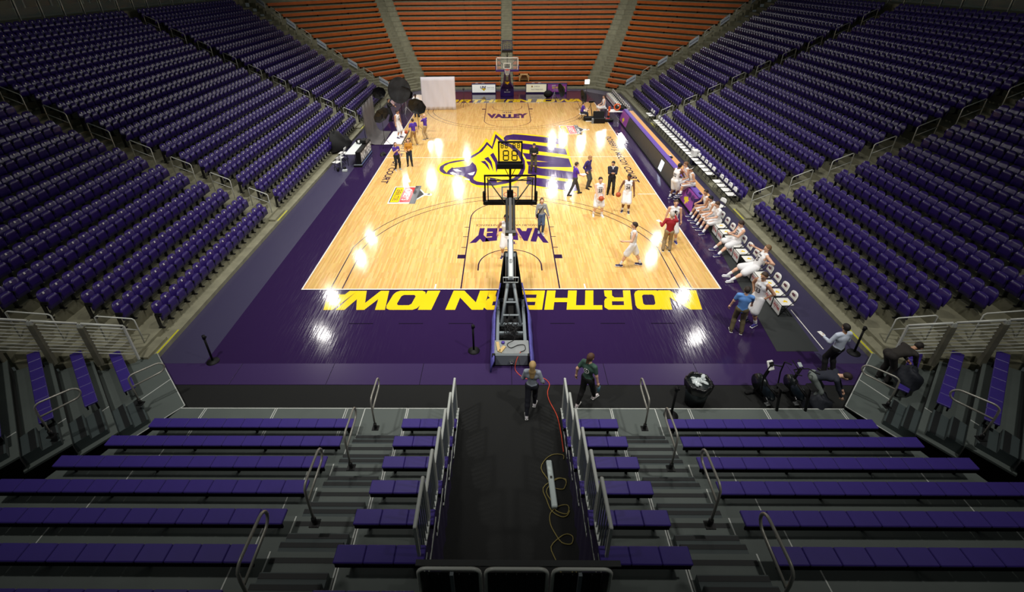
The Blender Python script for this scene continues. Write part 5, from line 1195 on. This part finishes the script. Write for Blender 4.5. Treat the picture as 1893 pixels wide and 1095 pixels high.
def _grow(prims, h, cut=None, k=.03):
    P = np.array([c for p in prims for c in (p[0], p[1])]); rm = max(max(p[2], p[3]) for p in prims)+.05
    lo = P.min(0)-rm; hi = P.max(0)+rm; n = np.ceil((hi-lo)/h).astype(int)+1
    ax = [lo[i]+np.arange(n[i])*h for i in range(3)]; D = np.full(n, 1.0)
    for p in prims:
        a, b, ra, rb = np.array(p[0], float), np.array(p[1], float), p[2], p[3]; nrm = p[4] if len(p) > 4 else None; fl = p[5] if len(p) > 5 else 1
        m_ = max(ra, rb)*1.0+.07; l2 = np.minimum(a, b)-m_; h2 = np.maximum(a, b)+m_
        s = [slice(max(0, int((l2[i]-lo[i])/h)), min(n[i], int((h2[i]-lo[i])/h)+2)) for i in range(3)]
        X, Y, Z = np.meshgrid(*[ax[i][s[i]] for i in range(3)], indexing='ij'); Q = np.stack([X, Y, Z], -1); pa = Q-a; ba = b-a; bb = float(ba@ba)+1e-9
        t = np.clip((pa@ba)/bb, 0, 1); d = pa-t[..., None]*ba
        if nrm is not None: c = d@nrm; d = d+((1/fl-1)*c)[..., None]*nrm
        v = np.sqrt((d*d).sum(-1))-(ra+(rb-ra)*t)
        old = D[tuple(s)]; hh = np.clip(.5+.5*(old-v)/k, 0, 1); D[tuple(s)] = np.where(old > .9, v, old*(1-hh)+v*hh-k*hh*(1-hh))
    if cut is not None:
        for (o, nn) in cut:
            X, Y, Z = np.meshgrid(*ax, indexing='ij'); D = np.maximum(D, (X-o[0])*nn[0]+(Y-o[1])*nn[1]+(Z-o[2])*nn[2])
    D[0] = D[-1] = 1; D[:, 0] = D[:, -1] = 1; D[:, :, 0] = D[:, :, -1] = 1
    return _surface(D, lo, h)
def _ik(a, c, l1, l2, pole):
    a, c, pole = map(lambda v: np.array(v, float), (a, c, pole)); d = c-a; L_ = np.linalg.norm(d); mx = (l1+l2)*.999
    if L_ > mx: c = a+d/L_*mx; L_ = mx; d = c-a
    u = d/L_; x = (l1*l1-l2*l2+L_*L_)/(2*L_); y = math.sqrt(max(0, l1*l1-x*x)); p = pole-(pole@u)*u; p /= np.linalg.norm(p)+1e-9
    return a+u*x+p*y, c
SK = {'fair': (222, 176, 148), 'tan': (196, 148, 116), 'brown': (112, 72, 50), 'dark': (78, 50, 36)}
def person(loc, face, label, H=1.9, skin='fair', hair=(70, 46, 30), hairkind='short', top=('jersey', (236, 236, 236)), bottom=('shorts', (232, 232, 232)), shoes=(40, 36, 90), socks=(235, 235, 235),
           feet=((-.13, .02), (.13, -.02)), pelvis=(0, 0, .93), lean=(0, 0), hands=((-.27, .02, .80), (.27, .02, .80)), look=(0, 0), number=None, footz=0.0, elb=(.40, -.5, -.75), knee=(0, 1, .1), female=False, toes=None, group=None, word=None, backnum=False, collar=None, band=None):
    s = H/1.80; N = np.array
    root = thing('person', label, 'person', loc, -R(face), group)      # facing 0 looks up the hall, 90 towards the team benches
    pel = N(pelvis)*s; fwd = N([0, 1, 0]); 
    la, lb = lean; up = N([math.sin(lb), math.sin(la)*math.cos(lb), math.cos(la)*math.cos(lb)]); fr = N([0, math.cos(la), -math.sin(la)]); rt = np.cross(fr, up)
    wsh = (.172 if female else .195)*s
    waist = pel+up*.12*s; chest = pel+up*.36*s; neck = pel+up*.545*s; shc = pel+up*.495*s
    yaw, pit = look; hd = N([math.sin(yaw)*math.cos(pit), math.cos(yaw)*math.cos(pit), math.sin(pit)]); hr = np.cross(hd, [0, 0, 1.0]); hr /= np.linalg.norm(hr); hu = np.cross(hr, hd)
    hu = hu*.75+up*.25; hu /= np.linalg.norm(hu); head = neck+hu*.155*s+hd*.02*s
    P = []; a_ = lambda *p: P.append(p)
    torso = [(pel-rt*.055*s, pel+rt*.055*s, .108*s, .108*s, fr, .85), (pel, chest, .124*s if not female else .105*s, .142*s if not female else .112*s, fr, .76),
             (chest-rt*.07*s, chest+rt*.07*s, .11*s, .11*s, fr, .80), (shc-rt*(wsh-.065*s), shc+rt*(wsh-.065*s), .054*s, .054*s)]
    arms = []; hnds = []; elbows = []
    for i, sg in enumerate((-1, 1)):
        sh = shc+rt*sg*wsh-up*.012*s; tgt = N(hands[i], float)*s
        el, wr = _ik(sh, tgt, .285*s, .255*s, N([elb[0]*-sg if False else sg*abs(elb[0]), elb[1], elb[2]]))
        arms.append((sh, el, wr)); elbows.append(el)
    legs = []
    for i, sg in enumerate((-1, 1)):
        hp = pel+rt*sg*.085*s-up*.02*s; an = N([feet[i][0]*s, feet[i][1]*s, (feet[i][2] if len(feet[i]) > 2 else 0)*s+.085*s+footz])
        kn, an = _ik(hp, an, .435*s, .435*s, N(knee) if not isinstance(knee[0], tuple) else N(knee[i])); ft = N([feet[i][0]*s, feet[i][1]*s, an[2]-.085*s]); td = toes[i] if toes else (sg*.18, 1); tn = N([td[0], td[1], 0]); tn = tn/np.linalg.norm(tn)
        legs.append((hp, kn, an, tn))
    body = list(torso)+[(neck-up*.05*s, neck+hu*.08*s, .056*s, .052*s)]
    for (sh, el, wr) in arms: body += [(sh, el, .052*s, .040*s), (el, wr, .040*s, .028*s)]
    for (hp, kn, an, tn) in legs: body += [(hp, kn, .088*s, .056*s), (kn+(an-kn)*.02, kn+(an-kn)*.35, .052*s, .058*s), (kn+(an-kn)*.35, an, .056*s, .036*s), (an-N([0, 0, .045*s])-tn*.03*s, an-N([0, 0, .052*s])+tn*.12*s, .036*s, .030*s)]
    # head with face
    body += [(head+hu*.02*s-hd*.008*s, head+hu*.02*s-hd*.008*s, .100*s, .100*s, hr, .80), (head-hu*.035*s+hd*.02*s, head-hu*.06*s+hd*.035*s, .062*s, .045*s, hr, .88),
             (head+hu*.0*s+hd*.095*s, head-hu*.022*s+hd*.108*s, .012*s, .016*s)]
    for sg in (-1, 1): body.append((head+hr*sg*.078*s-hu*.01*s, head+hr*sg*.082*s+hu*.02*s, .016*s, .018*s))
    V, F = _grow(body, .0185*s); mm = M(); mm.mi = 0; mm.add(V.tolist(), F.tolist(), True)
    # hands: palm, four fingers and a thumb
    for i, (sh, el, wr) in enumerate(arms):
        sg = (-1, 1)[i]; d = (wr-el); d /= np.linalg.norm(d); inw = rt*-sg; side = np.cross(d, inw); side /= np.linalg.norm(side)+1e-9; palm = np.cross(side, d); 
        if palm@inw < 0: palm = -palm
        if side@fr < 0: side = -side
        mm.tube([wr-d*.02*s, wr+d*.02*s, wr+d*.085*s], [.028*s, .036*s, .036*s], 8)
        for q in range(4):
            o = wr+d*.078*s+side*(.024-.016*q)*s; ln = (.062, .072, .068, .052)[q]*s; c1 = o+d*ln*.5+palm*.006*s; c2 = c1+d*ln*.32+palm*.016*s; c3 = c2+d*ln*.12+palm*.022*s
            mm.tube([o, c1, c2, c3], [.0095*s, .009*s, .008*s, .006*s], 5)
        o = wr+d*.022*s+side*.026*s; mm.tube([o, o+side*.026*s+d*.022*s, o+side*.034*s+d*.052*s+palm*.012*s], [.012*s, .010*s, .008*s], 5)
    mm.mi = 1
    for sg in (-1, 1): mm.ell(tuple(head+hd*.094*s+hr*sg*.032*s+hu*.008*s), (.009*s, .009*s, .007*s), 6, 4)
    mm.mi = 2; mm.tube([head+hd*.088*s-hr*.022*s-hu*.052*s, head+hd*.094*s-hu*.054*s, head+hd*.088*s+hr*.022*s-hu*.052*s], .006*s, 4)
    mm.obj('body', [mat('skin_'+skin, SK[skin], .55), mat('eye_dark', (30, 22, 18), .3), mat('lip_'+skin, tuple(int(c*.75) for c in SK[skin]), .5)], root)
    def part(nm, prims, col, cut=None, h=.021, k=.03, rough=.8, mt=None):
        V, F = _grow(prims, h*s, cut, k); q = M(); q.add(V.tolist(), F.tolist(), True); return q.obj(nm, mt or mat(nm+'_%d_%d_%d' % col, col, rough, bump=.25, bscale=9), root)
    g = .014*s
    kind, col = top
    tp = [(p[0], p[1], p[2]+g, p[3]+g)+tuple(p[4:]) for p in torso[:3]]+[(pel-up*.02*s, pel-up*.03*s, .118*s, .118*s, fr, .85)]
    cuts = []
    if kind == 'jersey':
        tp.append((shc-rt*(wsh-.085*s), shc+rt*(wsh-.085*s), .066*s, .066*s)); cuts += [(shc+rt*sg*(wsh-.028*s), rt*sg) for sg in (-1, 1)]
    else:
        tp.append((torso[3][0], torso[3][1], .066*s, .066*s)); frac = .62 if kind == 'tee' else 1.0
        for (sh, el, wr) in arms:
            tp.append((sh, sh+(el-sh)*frac, .066*s, .060*s if kind == 'tee' else .054*s))
            if kind == 'long': tp.append((el, el+(wr-el)*.93, .054*s, .040*s))
    tob = part('shirt' if kind != 'jersey' else 'jersey', tp, col, cuts or None)
    if collar: part('collar', [(neck-rt*.03*s+fr*.01*s, neck+rt*.03*s+fr*.01*s, .060*s, .060*s), (neck-up*.02*s, neck-up*.10*s+fr*.10*s, .035*s, .02*s)], collar, [(neck+up*.03*s, up)], h=.016)
    kb, cb = bottom; bt = [(pel-rt*.06*s-up*.01*s, pel+rt*.06*s-up*.01*s, .128*s, .128*s, fr, .88)]
    for (hp, kn, an, tn) in legs:
        if kb == 'shorts': e = hp+(kn-hp)*.94; bt.append((hp, e, .112*s, .120*s))
        else: q_ = kn+(an-kn)*.35; bt += [(hp, kn, .100*s, .076*s), (kn, q_, .074*s, .074*s if kb != 'tights' else .070*s), (q_, an-(an-kn)*.03, .074*s if kb != 'tights' else .070*s, .064*s if kb != 'tights' else .050*s)]
    part('shorts' if kb == 'shorts' else 'trousers', bt, cb, [(pel+up*.075*s, up)] if lean[0] < .6 else None)
    for i, (hp, kn, an, tn) in enumerate(legs):
        if kb == 'shorts' and socks: part('sock', [(an-(an-kn)*.28, an, .052*s, .045*s)], socks, h=.016)
        so = an-N([0, 0, .050*s]); part('shoe', [(so-tn*.04*s, so+tn*.145*s, .044*s, .036*s), (so+N([0, 0, .02*s]), an+N([0, 0, .0]), .045*s, .046*s)], shoes, [(N([0, 0, an[2]-.084*s]), N([0, 0, -1.0]))], h=.016, rough=.5)
        q = M(); c = so+tn*.05*s; q.box((c[0], c[1], an[2]-.078*s), (.085*s, .27*s, .022*s), rz=math.atan2(-tn[0], tn[1]), bev=.01); q.obj('sole', m_white if sum(shoes) > 90 else m_black, root)
    # hair
    hc = head+hu*.024*s-hd*.012*s
    if hairkind != 'bald':
        hp_ = [(hc, hc, .112*s, .112*s, hr, .82)]; cut = [(head+hd*.035*s+hu*.03*s, hd*.75-hu*.66)]
        if hairkind == 'long':
            hp_ += [(hc-hd*.05*s, neck-hd*.055*s-hu*.0, .075*s, .07*s), (neck-hd*.05*s, neck-hd*.085*s-up*.18*s, .07*s, .045*s, rt, 1.4)]
            cut = [(head+hd*.035*s, hd*.96-hu*.22)]
        if hairkind == 'pony': hp_ += [(hc-hd*.09*s, neck-hd*.11*s-up*.10*s, .035*s, .025*s)]
        part('hair', hp_, hair, cut, h=.014, k=.02, rough=.7)
    if band: 
        q = M(); q.tube([head+hu*.055*s+(hd*math.cos(t)*.104+hr*math.sin(t)*.088)*s for t in np.linspace(0, 2*math.pi, 18, endpoint=False)], .015*s, 5, closed=True); q.obj('headband', m_white, root)
    # numbers on jerseys
    if number:
        def put_text(txt, w_, h_, cen, fwdv, m_):
            me = text_mesh(txt, 1.0, .03); xs = [v.co.x for v in me.vertices]; ys = [v.co.y for v in me.vertices]
            me.transform(Matrix.Diagonal((w_/(max(xs)-min(xs)), h_/(max(ys)-min(ys)), 1, 1)) @ Matrix.Translation((-(max(xs)+min(xs))/2, -(max(ys)+min(ys))/2, 0)))
            f_ = Vector(fwdv); u_ = Vector(up); x_ = u_.cross(f_); T = Matrix(((x_.x, u_.x, f_.x, 0), (x_.y, u_.y, f_.y, 0), (x_.z, u_.z, f_.z, 0), (0, 0, 0, 1)))
            for v in me.vertices:      # lay the print on the curve of the chest
                p = T @ v.co+Vector(cen); lat = (p-Vector(cen)).dot(Vector(rt)); dd = math.sqrt(max(0.02, 1-(min(.19*s, abs(lat))/(.215*s))**2)); v.co = p-f_*(1-dd)*.11*s
            me.materials.clear(); me.materials.append(m_); put(me, 'jersey_number' if txt.isdigit() else 'jersey_word', root)
        fv = -fr if backnum else fr
        put_text(number, .16*s, .15*s, chest-up*.10*s+fv*(.128 if not backnum else .125)*s, fv, mat('dark_print', (40, 28, 44), .6))
        if not backnum: put_text('UNI', .15*s, .06*s, chest+up*.045*s+fv*.128*s, fv, mat('dark_print', (40, 28, 44), .6))
    if word:
        q = M(); c = chest-up*.02*s-fr*.135*s; n = 16
        V = [c+(rt*math.cos(t)+up*math.sin(t))*.085*s*k_-fr*(.0-.25*(math.cos(t)*.085*k_*s)**2*10) for k_ in (1, .74) for t in np.linspace(0, 2*math.pi, n, endpoint=False)]
        q.add(V, [(i, n+i, n+(i+1) % n, (i+1) % n) for i in range(n)]); q.tube([c+rt*.02*s+up*.06*s, c-rt*.03*s+up*.01*s, c+rt*.03*s-up*.02*s, c-rt*.02*s-up*.06*s], .009*s, 4); q.obj('shirt_print', m_white, root)
    return root, dict(head=head, hands=[a[2] for a in arms], neck=neck, chest=chest, s=s, rt=rt, up=up, fr=fr)
def in_world(root, p):
    return Matrix.Translation(root.location) @ Matrix.Rotation(root.rotation_euler[2], 4, 'Z') @ Vector(p)
def ball(root, p, label):
    w = in_world(root, p); t = thing('basketball', label, 'ball', tuple(w), 0, None)
    a = M(); a.ell((0, 0, 0), (.12, .12, .12), 20, 12); a.obj('ball_skin', mat('orange_leather', (176, 74, 34), .55, bump=.4, bscale=300), t)
    for ax in range(3):
        a = M(); pts = []
        for q in np.linspace(0, 2*math.pi, 24, endpoint=False):
            c_, s_ = .1195*math.cos(q), .1195*math.sin(q); pts.append(((c_, s_, 0), (0, c_, s_), (c_, 0, s_))[ax])
        a.tube(pts, .0022, 4, closed=True); a.obj('seam', m_black, t)
def held(root, p, name, label, cat, size, m_, rz=0, rx=0):
    w = in_world(root, p); a = M(); a.box((0, 0, 0), size, bev=min(size)*.2, rx=rx); o = a.obj(name, m_, None, tuple(w), root.rotation_euler[2]+rz); tag(o, label, cat); return o
def mid(a, b): return ((a[0]+b[0])/2, (a[1]+b[1])/2, 0)

W_ = (236, 236, 238); SH = ('shorts', (232, 232, 234))
# --- walking up from the tunnel
person((*(0.502, -5.589), 0), 8, 'person with long blonde hair and a mottled grey jacket walking out of the tunnel', 1.70, 'fair', (176, 146, 96), 'long', ('long', (150, 158, 170)), ('tights', (18, 20, 32)), (200, 196, 200), feet=((-.10, -.34), (.08, .16)), hands=((-.20, .25, 1.02), (.30, .12, .95)), female=True)
r, i = person((*(1.964, -5.365), 0), 42, 'person in a dark green printed T-shirt and black tights carrying a blue bottle', 1.76, 'fair', (84, 56, 40), 'pony', ('tee', (62, 92, 80)), ('tights', (12, 12, 14)), (206, 196, 196), feet=((-.10, -.24), (.08, .30)), hands=((-.30, -.10, .92), (.32, .05, .76)), look=(.3, -.1), word=True, female=True)
t = thing('water_bottle', 'pale blue water bottle held by the person in green', 'bottle', tuple(in_world(r, i['hands'][1]+np.array([.02, .03, -.27]))), 0); a = M(); a.lathe([(.038, 0), (.038, .17), (.028, .20)], n=12); a.obj('bottle_body', mat('pale_blue_enamel', (130, 180, 206), .3), t); a = M(); a.cyl((0, 0, .2), (0, 0, .24), .026, 10); a.obj('cap', m_black, t)
r, i = person(mid((1.32, 4.194), (1.456, 4.447)), 176, 'person in a grey sweater and jeans with a shoulder bag under the near hoop', 1.72, 'fair', (60, 38, 28), 'long', ('long', (140, 142, 146)), ('tights', (64, 80, 110)), (170, 170, 170), feet=((-.07, .10), (.07, -.12)), hands=((-.34, .12, .86), (.25, .08, .88)), female=True)
a = M(); n0 = i['neck']; a.tube([n0+i['rt']*-.12+i['up']*-.04, i['chest']+i['fr']*.135+i['up']*.02, i['chest']+i['rt']*.15-i['up']*.30+i['fr']*.05], .016, 4)
o = a.obj('bag_strap', m_black, None, r.location, r.rotation_euler[2]); tag(o, 'black cross-body strap over the grey sweater', 'strap')
held(r, i['chest']+i['rt']*.20-i['up']*.36, 'shoulder_bag', 'small black bag at the hip of the person in the grey sweater', 'bag', (.10, .22, .20), m_black)
person(mid((-0.27, 2.047), (-0.005, 2.472)), 190, 'player standing behind the boom of the near goal with one arm out', 1.96, 'tan', (30, 22, 18), 'short', ('jersey', W_), SH, feet=((-.20, -.05), (.14, .05)), hands=((-.52, .20, 1.05), (.30, .1, 1.0)))
person((*(1.443, 11.764), 0), 178, 'person in a black sweater and olive trousers looking at a phone at midcourt', 1.80, 'fair', (34, 26, 22), 'short', ('long', (20, 22, 24)), ('pants', (66, 60, 46)), (20, 18, 18), hands=((-.07, .26, 1.18), (.07, .26, 1.18)), look=(0, -.6), collar=None)
# --- coaches
r, i = person(mid((3.172, 8.424), (3.574, 8.517)), 78, 'person in a bright purple polo and grey trousers holding papers', 1.83, 'fair', (56, 38, 28), 'short', ('tee', (78, 44, 168)), ('pants', (58, 58, 60)), (20, 18, 18), feet=((-.10, .30), (.10, -.34)), hands=((-.12, .34, 1.06), (.14, .34, 1.04)), look=(0, -.2))
held(r, (0, .42, 1.09), 'paper_sheets', 'white papers held by the person in the bright purple polo', 'paper', (.22, .30, .012), m_white)
person(mid((3.984, 9.344), (4.337, 9.488)), 130, 'person in a dark purple long-sleeved shirt standing behind the papers', 1.86, 'fair', (150, 112, 74), 'short', ('long', (48, 32, 104)), ('pants', (66, 68, 68)), (22, 18, 18), feet=((-.16, .02), (.14, .10)), hands=((-.24, .05, .95), (.22, .06, .95)), look=(-.2, -.4))
person((*(5.256, 8.542), 0), 188, 'person in a black and purple pullover with clasped hands behind the ball holder', 1.85, 'tan', (20, 16, 16), 'short', ('long', (34, 34, 52)), ('pants', (16, 16, 18)), (16, 14, 14), hands=((-.03, .27, 1.22), (.03, .27, 1.22)), look=(.5, -.1), collar=(230, 230, 232))
# --- players on the court
r, i = person(mid((4.037, 6.244), (4.299, 5.893)), 174, 'player number 23 holding a ball at the waist with both hands', 1.98, 'fair', (44, 30, 22), 'short', ('jersey', W_), SH, (230, 230, 234), feet=((-.17, .10), (.17, .0)), hands=((-.13, .28, .96), (.13, .28, .96)), number='23')
ball(r, (0, .33*1.1, .93*1.1), 'basketball held in front by player 23')
r, i = person(mid((5.513, 6.591), (5.629, 6.29)), 196, 'player number 24 with a ball on the hip, beside player 23', 1.96, 'brown', (16, 12, 12), 'short', ('jersey', W_), SH, (38, 34, 70), feet=((-.14, .06), (.13, .0)), hands=((-.30, .06, .80), (.36, .22, .98)), number='24', look=(.4, 0))
ball(r, (.36*1.09, .30*1.09, .90*1.09), 'basketball on the hip of player 24')
person(mid((4.436, 1.716), (4.974, 1.335)), 278, 'player in white striding across the lane side toward the goal', 1.98, 'fair', (44, 28, 22), 'short', ('jersey', W_), SH, (36, 36, 84), feet=((-.10, .36), (.10, -.36)), hands=((-.22, .34, 1.10), (.28, .02, .86)), number='35', toes=((0, 1), (.1, 1)), lean=(.04, 0))
r, i = person(mid((6.347, 2.747), (6.542, 2.613)), 14, 'person in a red sweater and khaki trousers holding up a recorder', 1.82, 'fair', (176, 170, 160), 'short', ('long', (150, 18, 34)), ('pants', (150, 132, 100)), (60, 44, 30), hands=((-.38, .16, 1.18), (.16, .44, 1.42)), feet=((-.13, 0), (.13, .04)))
held(r, i['hands'][0]+np.array([-.06, .10, .02]), 'note_pad', 'white pad in the hand of the person in red', 'paper', (.14, .20, .012), m_white, rz=.6)
held(r, i['hands'][1]+np.array([0, .1, .08]), 'voice_recorder', 'black recorder held up to the interviewed player', 'recorder', (.05, .05, .2), m_black)
person(mid((6.582, 3.574), (7.024, 3.358)), 190, 'player in white being interviewed by the person in red', 2.02, 'fair', (70, 50, 36), 'short', ('jersey', W_), SH, (52, 44, 130), feet=((-.22, .0), (.20, .0)), hands=((-.30, -.02, .84), (.30, -.02, .84)), number='22')
# --- around the scorer's table
person(mid((8.093, 7.663), (8.407, 8.166)), 60, 'player standing with his back to the court at the display board', 1.94, 'brown', (18, 14, 14), 'short', ('jersey', W_), SH, (44, 40, 96), feet=((-.10, -.06), (.12, .08)), hands=((-.10, .42, 1.0), (.20, .42, .98)), look=(.1, -.35), number='32', backnum=True, lean=(.16, 0))
zt_ = .93
def sit_on(xy, z, face, label, H, kn_f, foot, **k):
    s = H/1.8; return person((xy[0], xy[1], 0), face, label, H, pelvis=(0, 0, (z+.10)/s), feet=foot, knee=kn_f, **k)
r, i = sit_on((8.92, 8.15), zt_, 262, 'player sitting on the purple table top with a ball held up', 1.95, (0, 1, .6), ((-.16, .50, .30), (.16, .46, .22)), skin='fair', hair=(120, 84, 56), top=('jersey', W_), bottom=SH, hands=((-.10, .26, 1.32), (.14, .26, 1.32)), lean=(.25, 0), look=(0, -.3))
ball(r, (.02, .32*1.08, 1.30*1.08), 'basketball held by the player sitting on the table')
sit_on((8.95, 7.45), zt_, 275, 'player with a white headband sitting on the purple table top', 1.97, (0, 1, .5), ((-.20, .50, .42), (.16, .48, .18)), skin='tan', hair=(30, 22, 18), top=('jersey', W_), bottom=SH, hands=((-.22, .26, 1.10), (.16, .34, 1.08)), lean=(.22, 0), look=(-.2, -.4), number='34', band=True)
# --- seated on the team bench
def sitter(y, face, label, H=1.96, x=9.10, **k):
    d = dict(skin='fair', hair=(50, 34, 26), top=('jersey', W_), bottom=SH, shoes=(44, 38, 96), feet=((-.17, .62), (.17, .56)), hands=((-.10, .42, .66), (.12, .42, .66)), lean=(.30, 0), look=(0, -.3)); d.update(k)
    s = H/1.8; return person((x, y, 0), face, label, H, pelvis=(0, -.02, .575/s), knee=(0, .6, 1), **d)
sitter(5.72, 268, 'player on the chair of the team bench closest to the display board', skin='tan', look=(-.5, -.1), number=None)
sitter(5.05, 268, 'player leaning over his knees, second from the display board', skin='tan', hair=(20, 16, 14))
sitter(4.42, 262, 'player in a white T-shirt on the team bench beside the leaning one', top=('tee', W_), hair=(70, 46, 30), lean=(.22, 0))
r, i = sitter(2.55, 268, 'player number 12 on the team bench looking down at a phone', hands=((-.05, .30, .82), (.06, .30, .82)), lean=(-.10, 0), look=(0, -.5), number='12', feet=((-.24, .70), (.22, .66)), x=9.16)
held(r, (0, .36*1.08, .85*1.08), 'mobile_phone', 'dark phone in the hands of player 12', 'phone', (.07, .14, .012), m_black)
sitter(.62, 272, 'player number 15 lounging with arms spread over the chair backs', H=2.04, hands=((-.52, -.12, .92), (.52, -.10, .92)), lean=(-.42, 0), look=(0, .0), number='15', feet=((-.26, .80), (.10, .72)), x=9.02, shoes=(220, 220, 226), hair=(120, 92, 62), elb=(.8, -.5, -.5))
# --- front apron by the team bench
person(mid((7.056, -2.419), (7.281, -2.498)), 22, 'person in a light blue polo and khaki trousers talking to a player', 1.80, 'fair', (44, 34, 28), 'short', ('tee', (96, 146, 214)), ('pants', (96, 86, 60)), (70, 56, 36), hands=((-.36, .10, .82), (.28, .30, .96)), feet=((-.14, 0), (.16, .0)), look=(.2, .1))
person(mid((7.689, -2.231), (8.051, -1.727)), 248, 'player number 33 standing with hands on hips facing the blue polo', 2.02, 'tan', (60, 44, 32), 'short', ('jersey', W_), SH, (56, 46, 128), feet=((-.14, .0), (.14, .08)), hands=((-.20, -.05, 1.0), (.20, .0, 1.0)), elb=(1, -.6, 0), number='33', look=(-.1, -.1))
r, i = person(((8.933, -4.469, 0)[0]+.12, (8.933, -4.469, 0)[1]+.22, 0), 350, 'person in a white dress shirt with his back turned at the apron corner', 1.80, 'tan', (24, 18, 16), 'short', ('long', (205, 215, 232)), ('pants', (14, 14, 16)), (14, 12, 12), hands=((-.26, .30, 1.12), (.24, .26, 1.02)))
held(r, i['hands'][0]+np.array([0, .1, .03]), 'note_card', 'white paper in the hand of the person in the dress shirt', 'paper', (.12, .2, .012), m_white)
person(((8.023, -5.3, 0)[0], (8.023, -5.3, 0)[1], 0), 118, 'person in a dark jacket and grey trousers bending over the black backpack', 1.78, 'fair', (38, 26, 20), 'short', ('long', (34, 38, 52)), ('pants', (112, 120, 116)), (20, 20, 24), pelvis=(0, -.16, .86), lean=(1.15, 0), hands=((-.12, .62, .45), (.16, .60, .42)), look=(0, -1.2), feet=((-.16, .0), (.16, -.05)))
person(((10.216, -4.7, 0.17)[0], (10.216, -4.7, 0.17)[1], .17), 84, 'person in a dark brown suit bending forward on the corner deck', 1.84, 'tan', (30, 24, 20), 'short', ('long', (42, 38, 34)), ('pants', (34, 30, 28)), (16, 14, 14), pelvis=(0, -.08, .92), lean=(1.32, 0), hands=((-.10, .60, .58), (.16, .62, .55)), look=(0, -.9), feet=((-.12, .0), (.12, .02)))
# --- photo set
person(mid((-7.672, 18.345), (-7.491, 18.594)), 118, 'player posing on the white floor sheet of the photo set', 2.02, 'tan', (36, 26, 22), 'short', ('jersey', W_), SH, (40, 36, 80), hands=((-.28, .02, .84), (.28, .04, .84)), look=(-.2, -.3), number='10')
r, i = person(mid((-6.348, 16.647), (-6.131, 16.99)), 318, 'person in purple and khaki holding a ball beside the white floor sheet', 1.84, 'fair', (60, 42, 32), 'short', ('tee', (74, 42, 158)), ('pants', (164, 132, 84)), (110, 80, 50), hands=((-.34, .16, .94), (.32, .06, .90)), feet=((-.16, .08), (.18, -.04)))
ball(r, (-.40, .26, .92), 'basketball held low by the person in khaki at the photo set')
r, i = person((*(-5.645, 18.06), 0), 292, 'person in purple and khaki aiming a camera beside the lone umbrella stand', 1.82, 'fair', (150, 110, 80), 'bald', ('tee', (74, 42, 158)), ('pants', (176, 152, 112)), (90, 80, 70), hands=((-.06, .26, 1.50), (.08, .24, 1.50)))
held(r, (0.01, .34, 1.58), 'photo_camera', 'black camera raised by the bald person in purple', 'camera', (.14, .16, .11), m_black)
person(mid((-6.571, 12.086), (-6.392, 12.395)), 150, 'person in a purple T-shirt and black leggings near the court lettering', 1.70, 'fair', (70, 44, 34), 'long', ('tee', (70, 40, 140)), ('tights', (14, 14, 16)), (170, 176, 176), hands=((-.22, .10, .86), (.02, .24, 1.30)), feet=((-.14, .0), (.16, .06)), female=True)
r, i = person(mid((-6.014, 12.89), (-5.721, 12.886)), 172, 'person in a mustard cardigan with folded arms', 1.72, 'fair', (70, 40, 26), 'long', ('long', (192, 134, 44)), ('tights', (26, 34, 50)), (16, 16, 18), hands=((-.06, .26, 1.12), (.16, .28, 1.06)), feet=((-.12, .0), (.14, .02)), female=True)
person((*(-9.113, 22.842), 0), 100, 'person dressed in black holding the pink reflector', 1.78, 'tan', (16, 14, 14), 'short', ('long', (14, 14, 15)), ('pants', (12, 12, 13)), (14, 14, 14), hands=((-.10, .45, 1.15), (.20, .42, 1.30)))
person((*(-7.239, 24.082), 0), 176, 'person in a white top and jeans holding the warm white reflector', 1.84, 'dark', (12, 10, 10), 'short', ('tee', (226, 226, 228)), ('pants', (40, 50, 78)), (30, 28, 30), hands=((-.30, .30, 1.25), (.10, .36, 1.15)))
# --- interview corner
sp = (7.715, 24.563)
person((sp[0], sp[1], 0), 262, 'seated player with a ball on his lap at the far corner', 1.98, 'fair', (60, 40, 30), 'short', ('jersey', W_), SH, (44, 38, 96), pelvis=(0, 0, .60/1.1), knee=(0, .6, 1), feet=((-.20, .52), (.20, .46)), hands=((-.18, .32, .66), (.18, .32, .66)), number='5', lean=(.05, 0))
person((vc[0], vc[1], 0), 92, 'seated videographer in a purple shirt beside the camera tripod', 1.78, 'fair', (50, 34, 26), 'short', ('tee', (74, 42, 158)), ('pants', (30, 32, 50)), (20, 20, 22), pelvis=(0, -.02, .575), knee=(0, .6, 1), feet=((-.15, .50), (.15, .46)), hands=((-.08, .42, .72), (.18, .44, .80)), lean=(.15, 0))
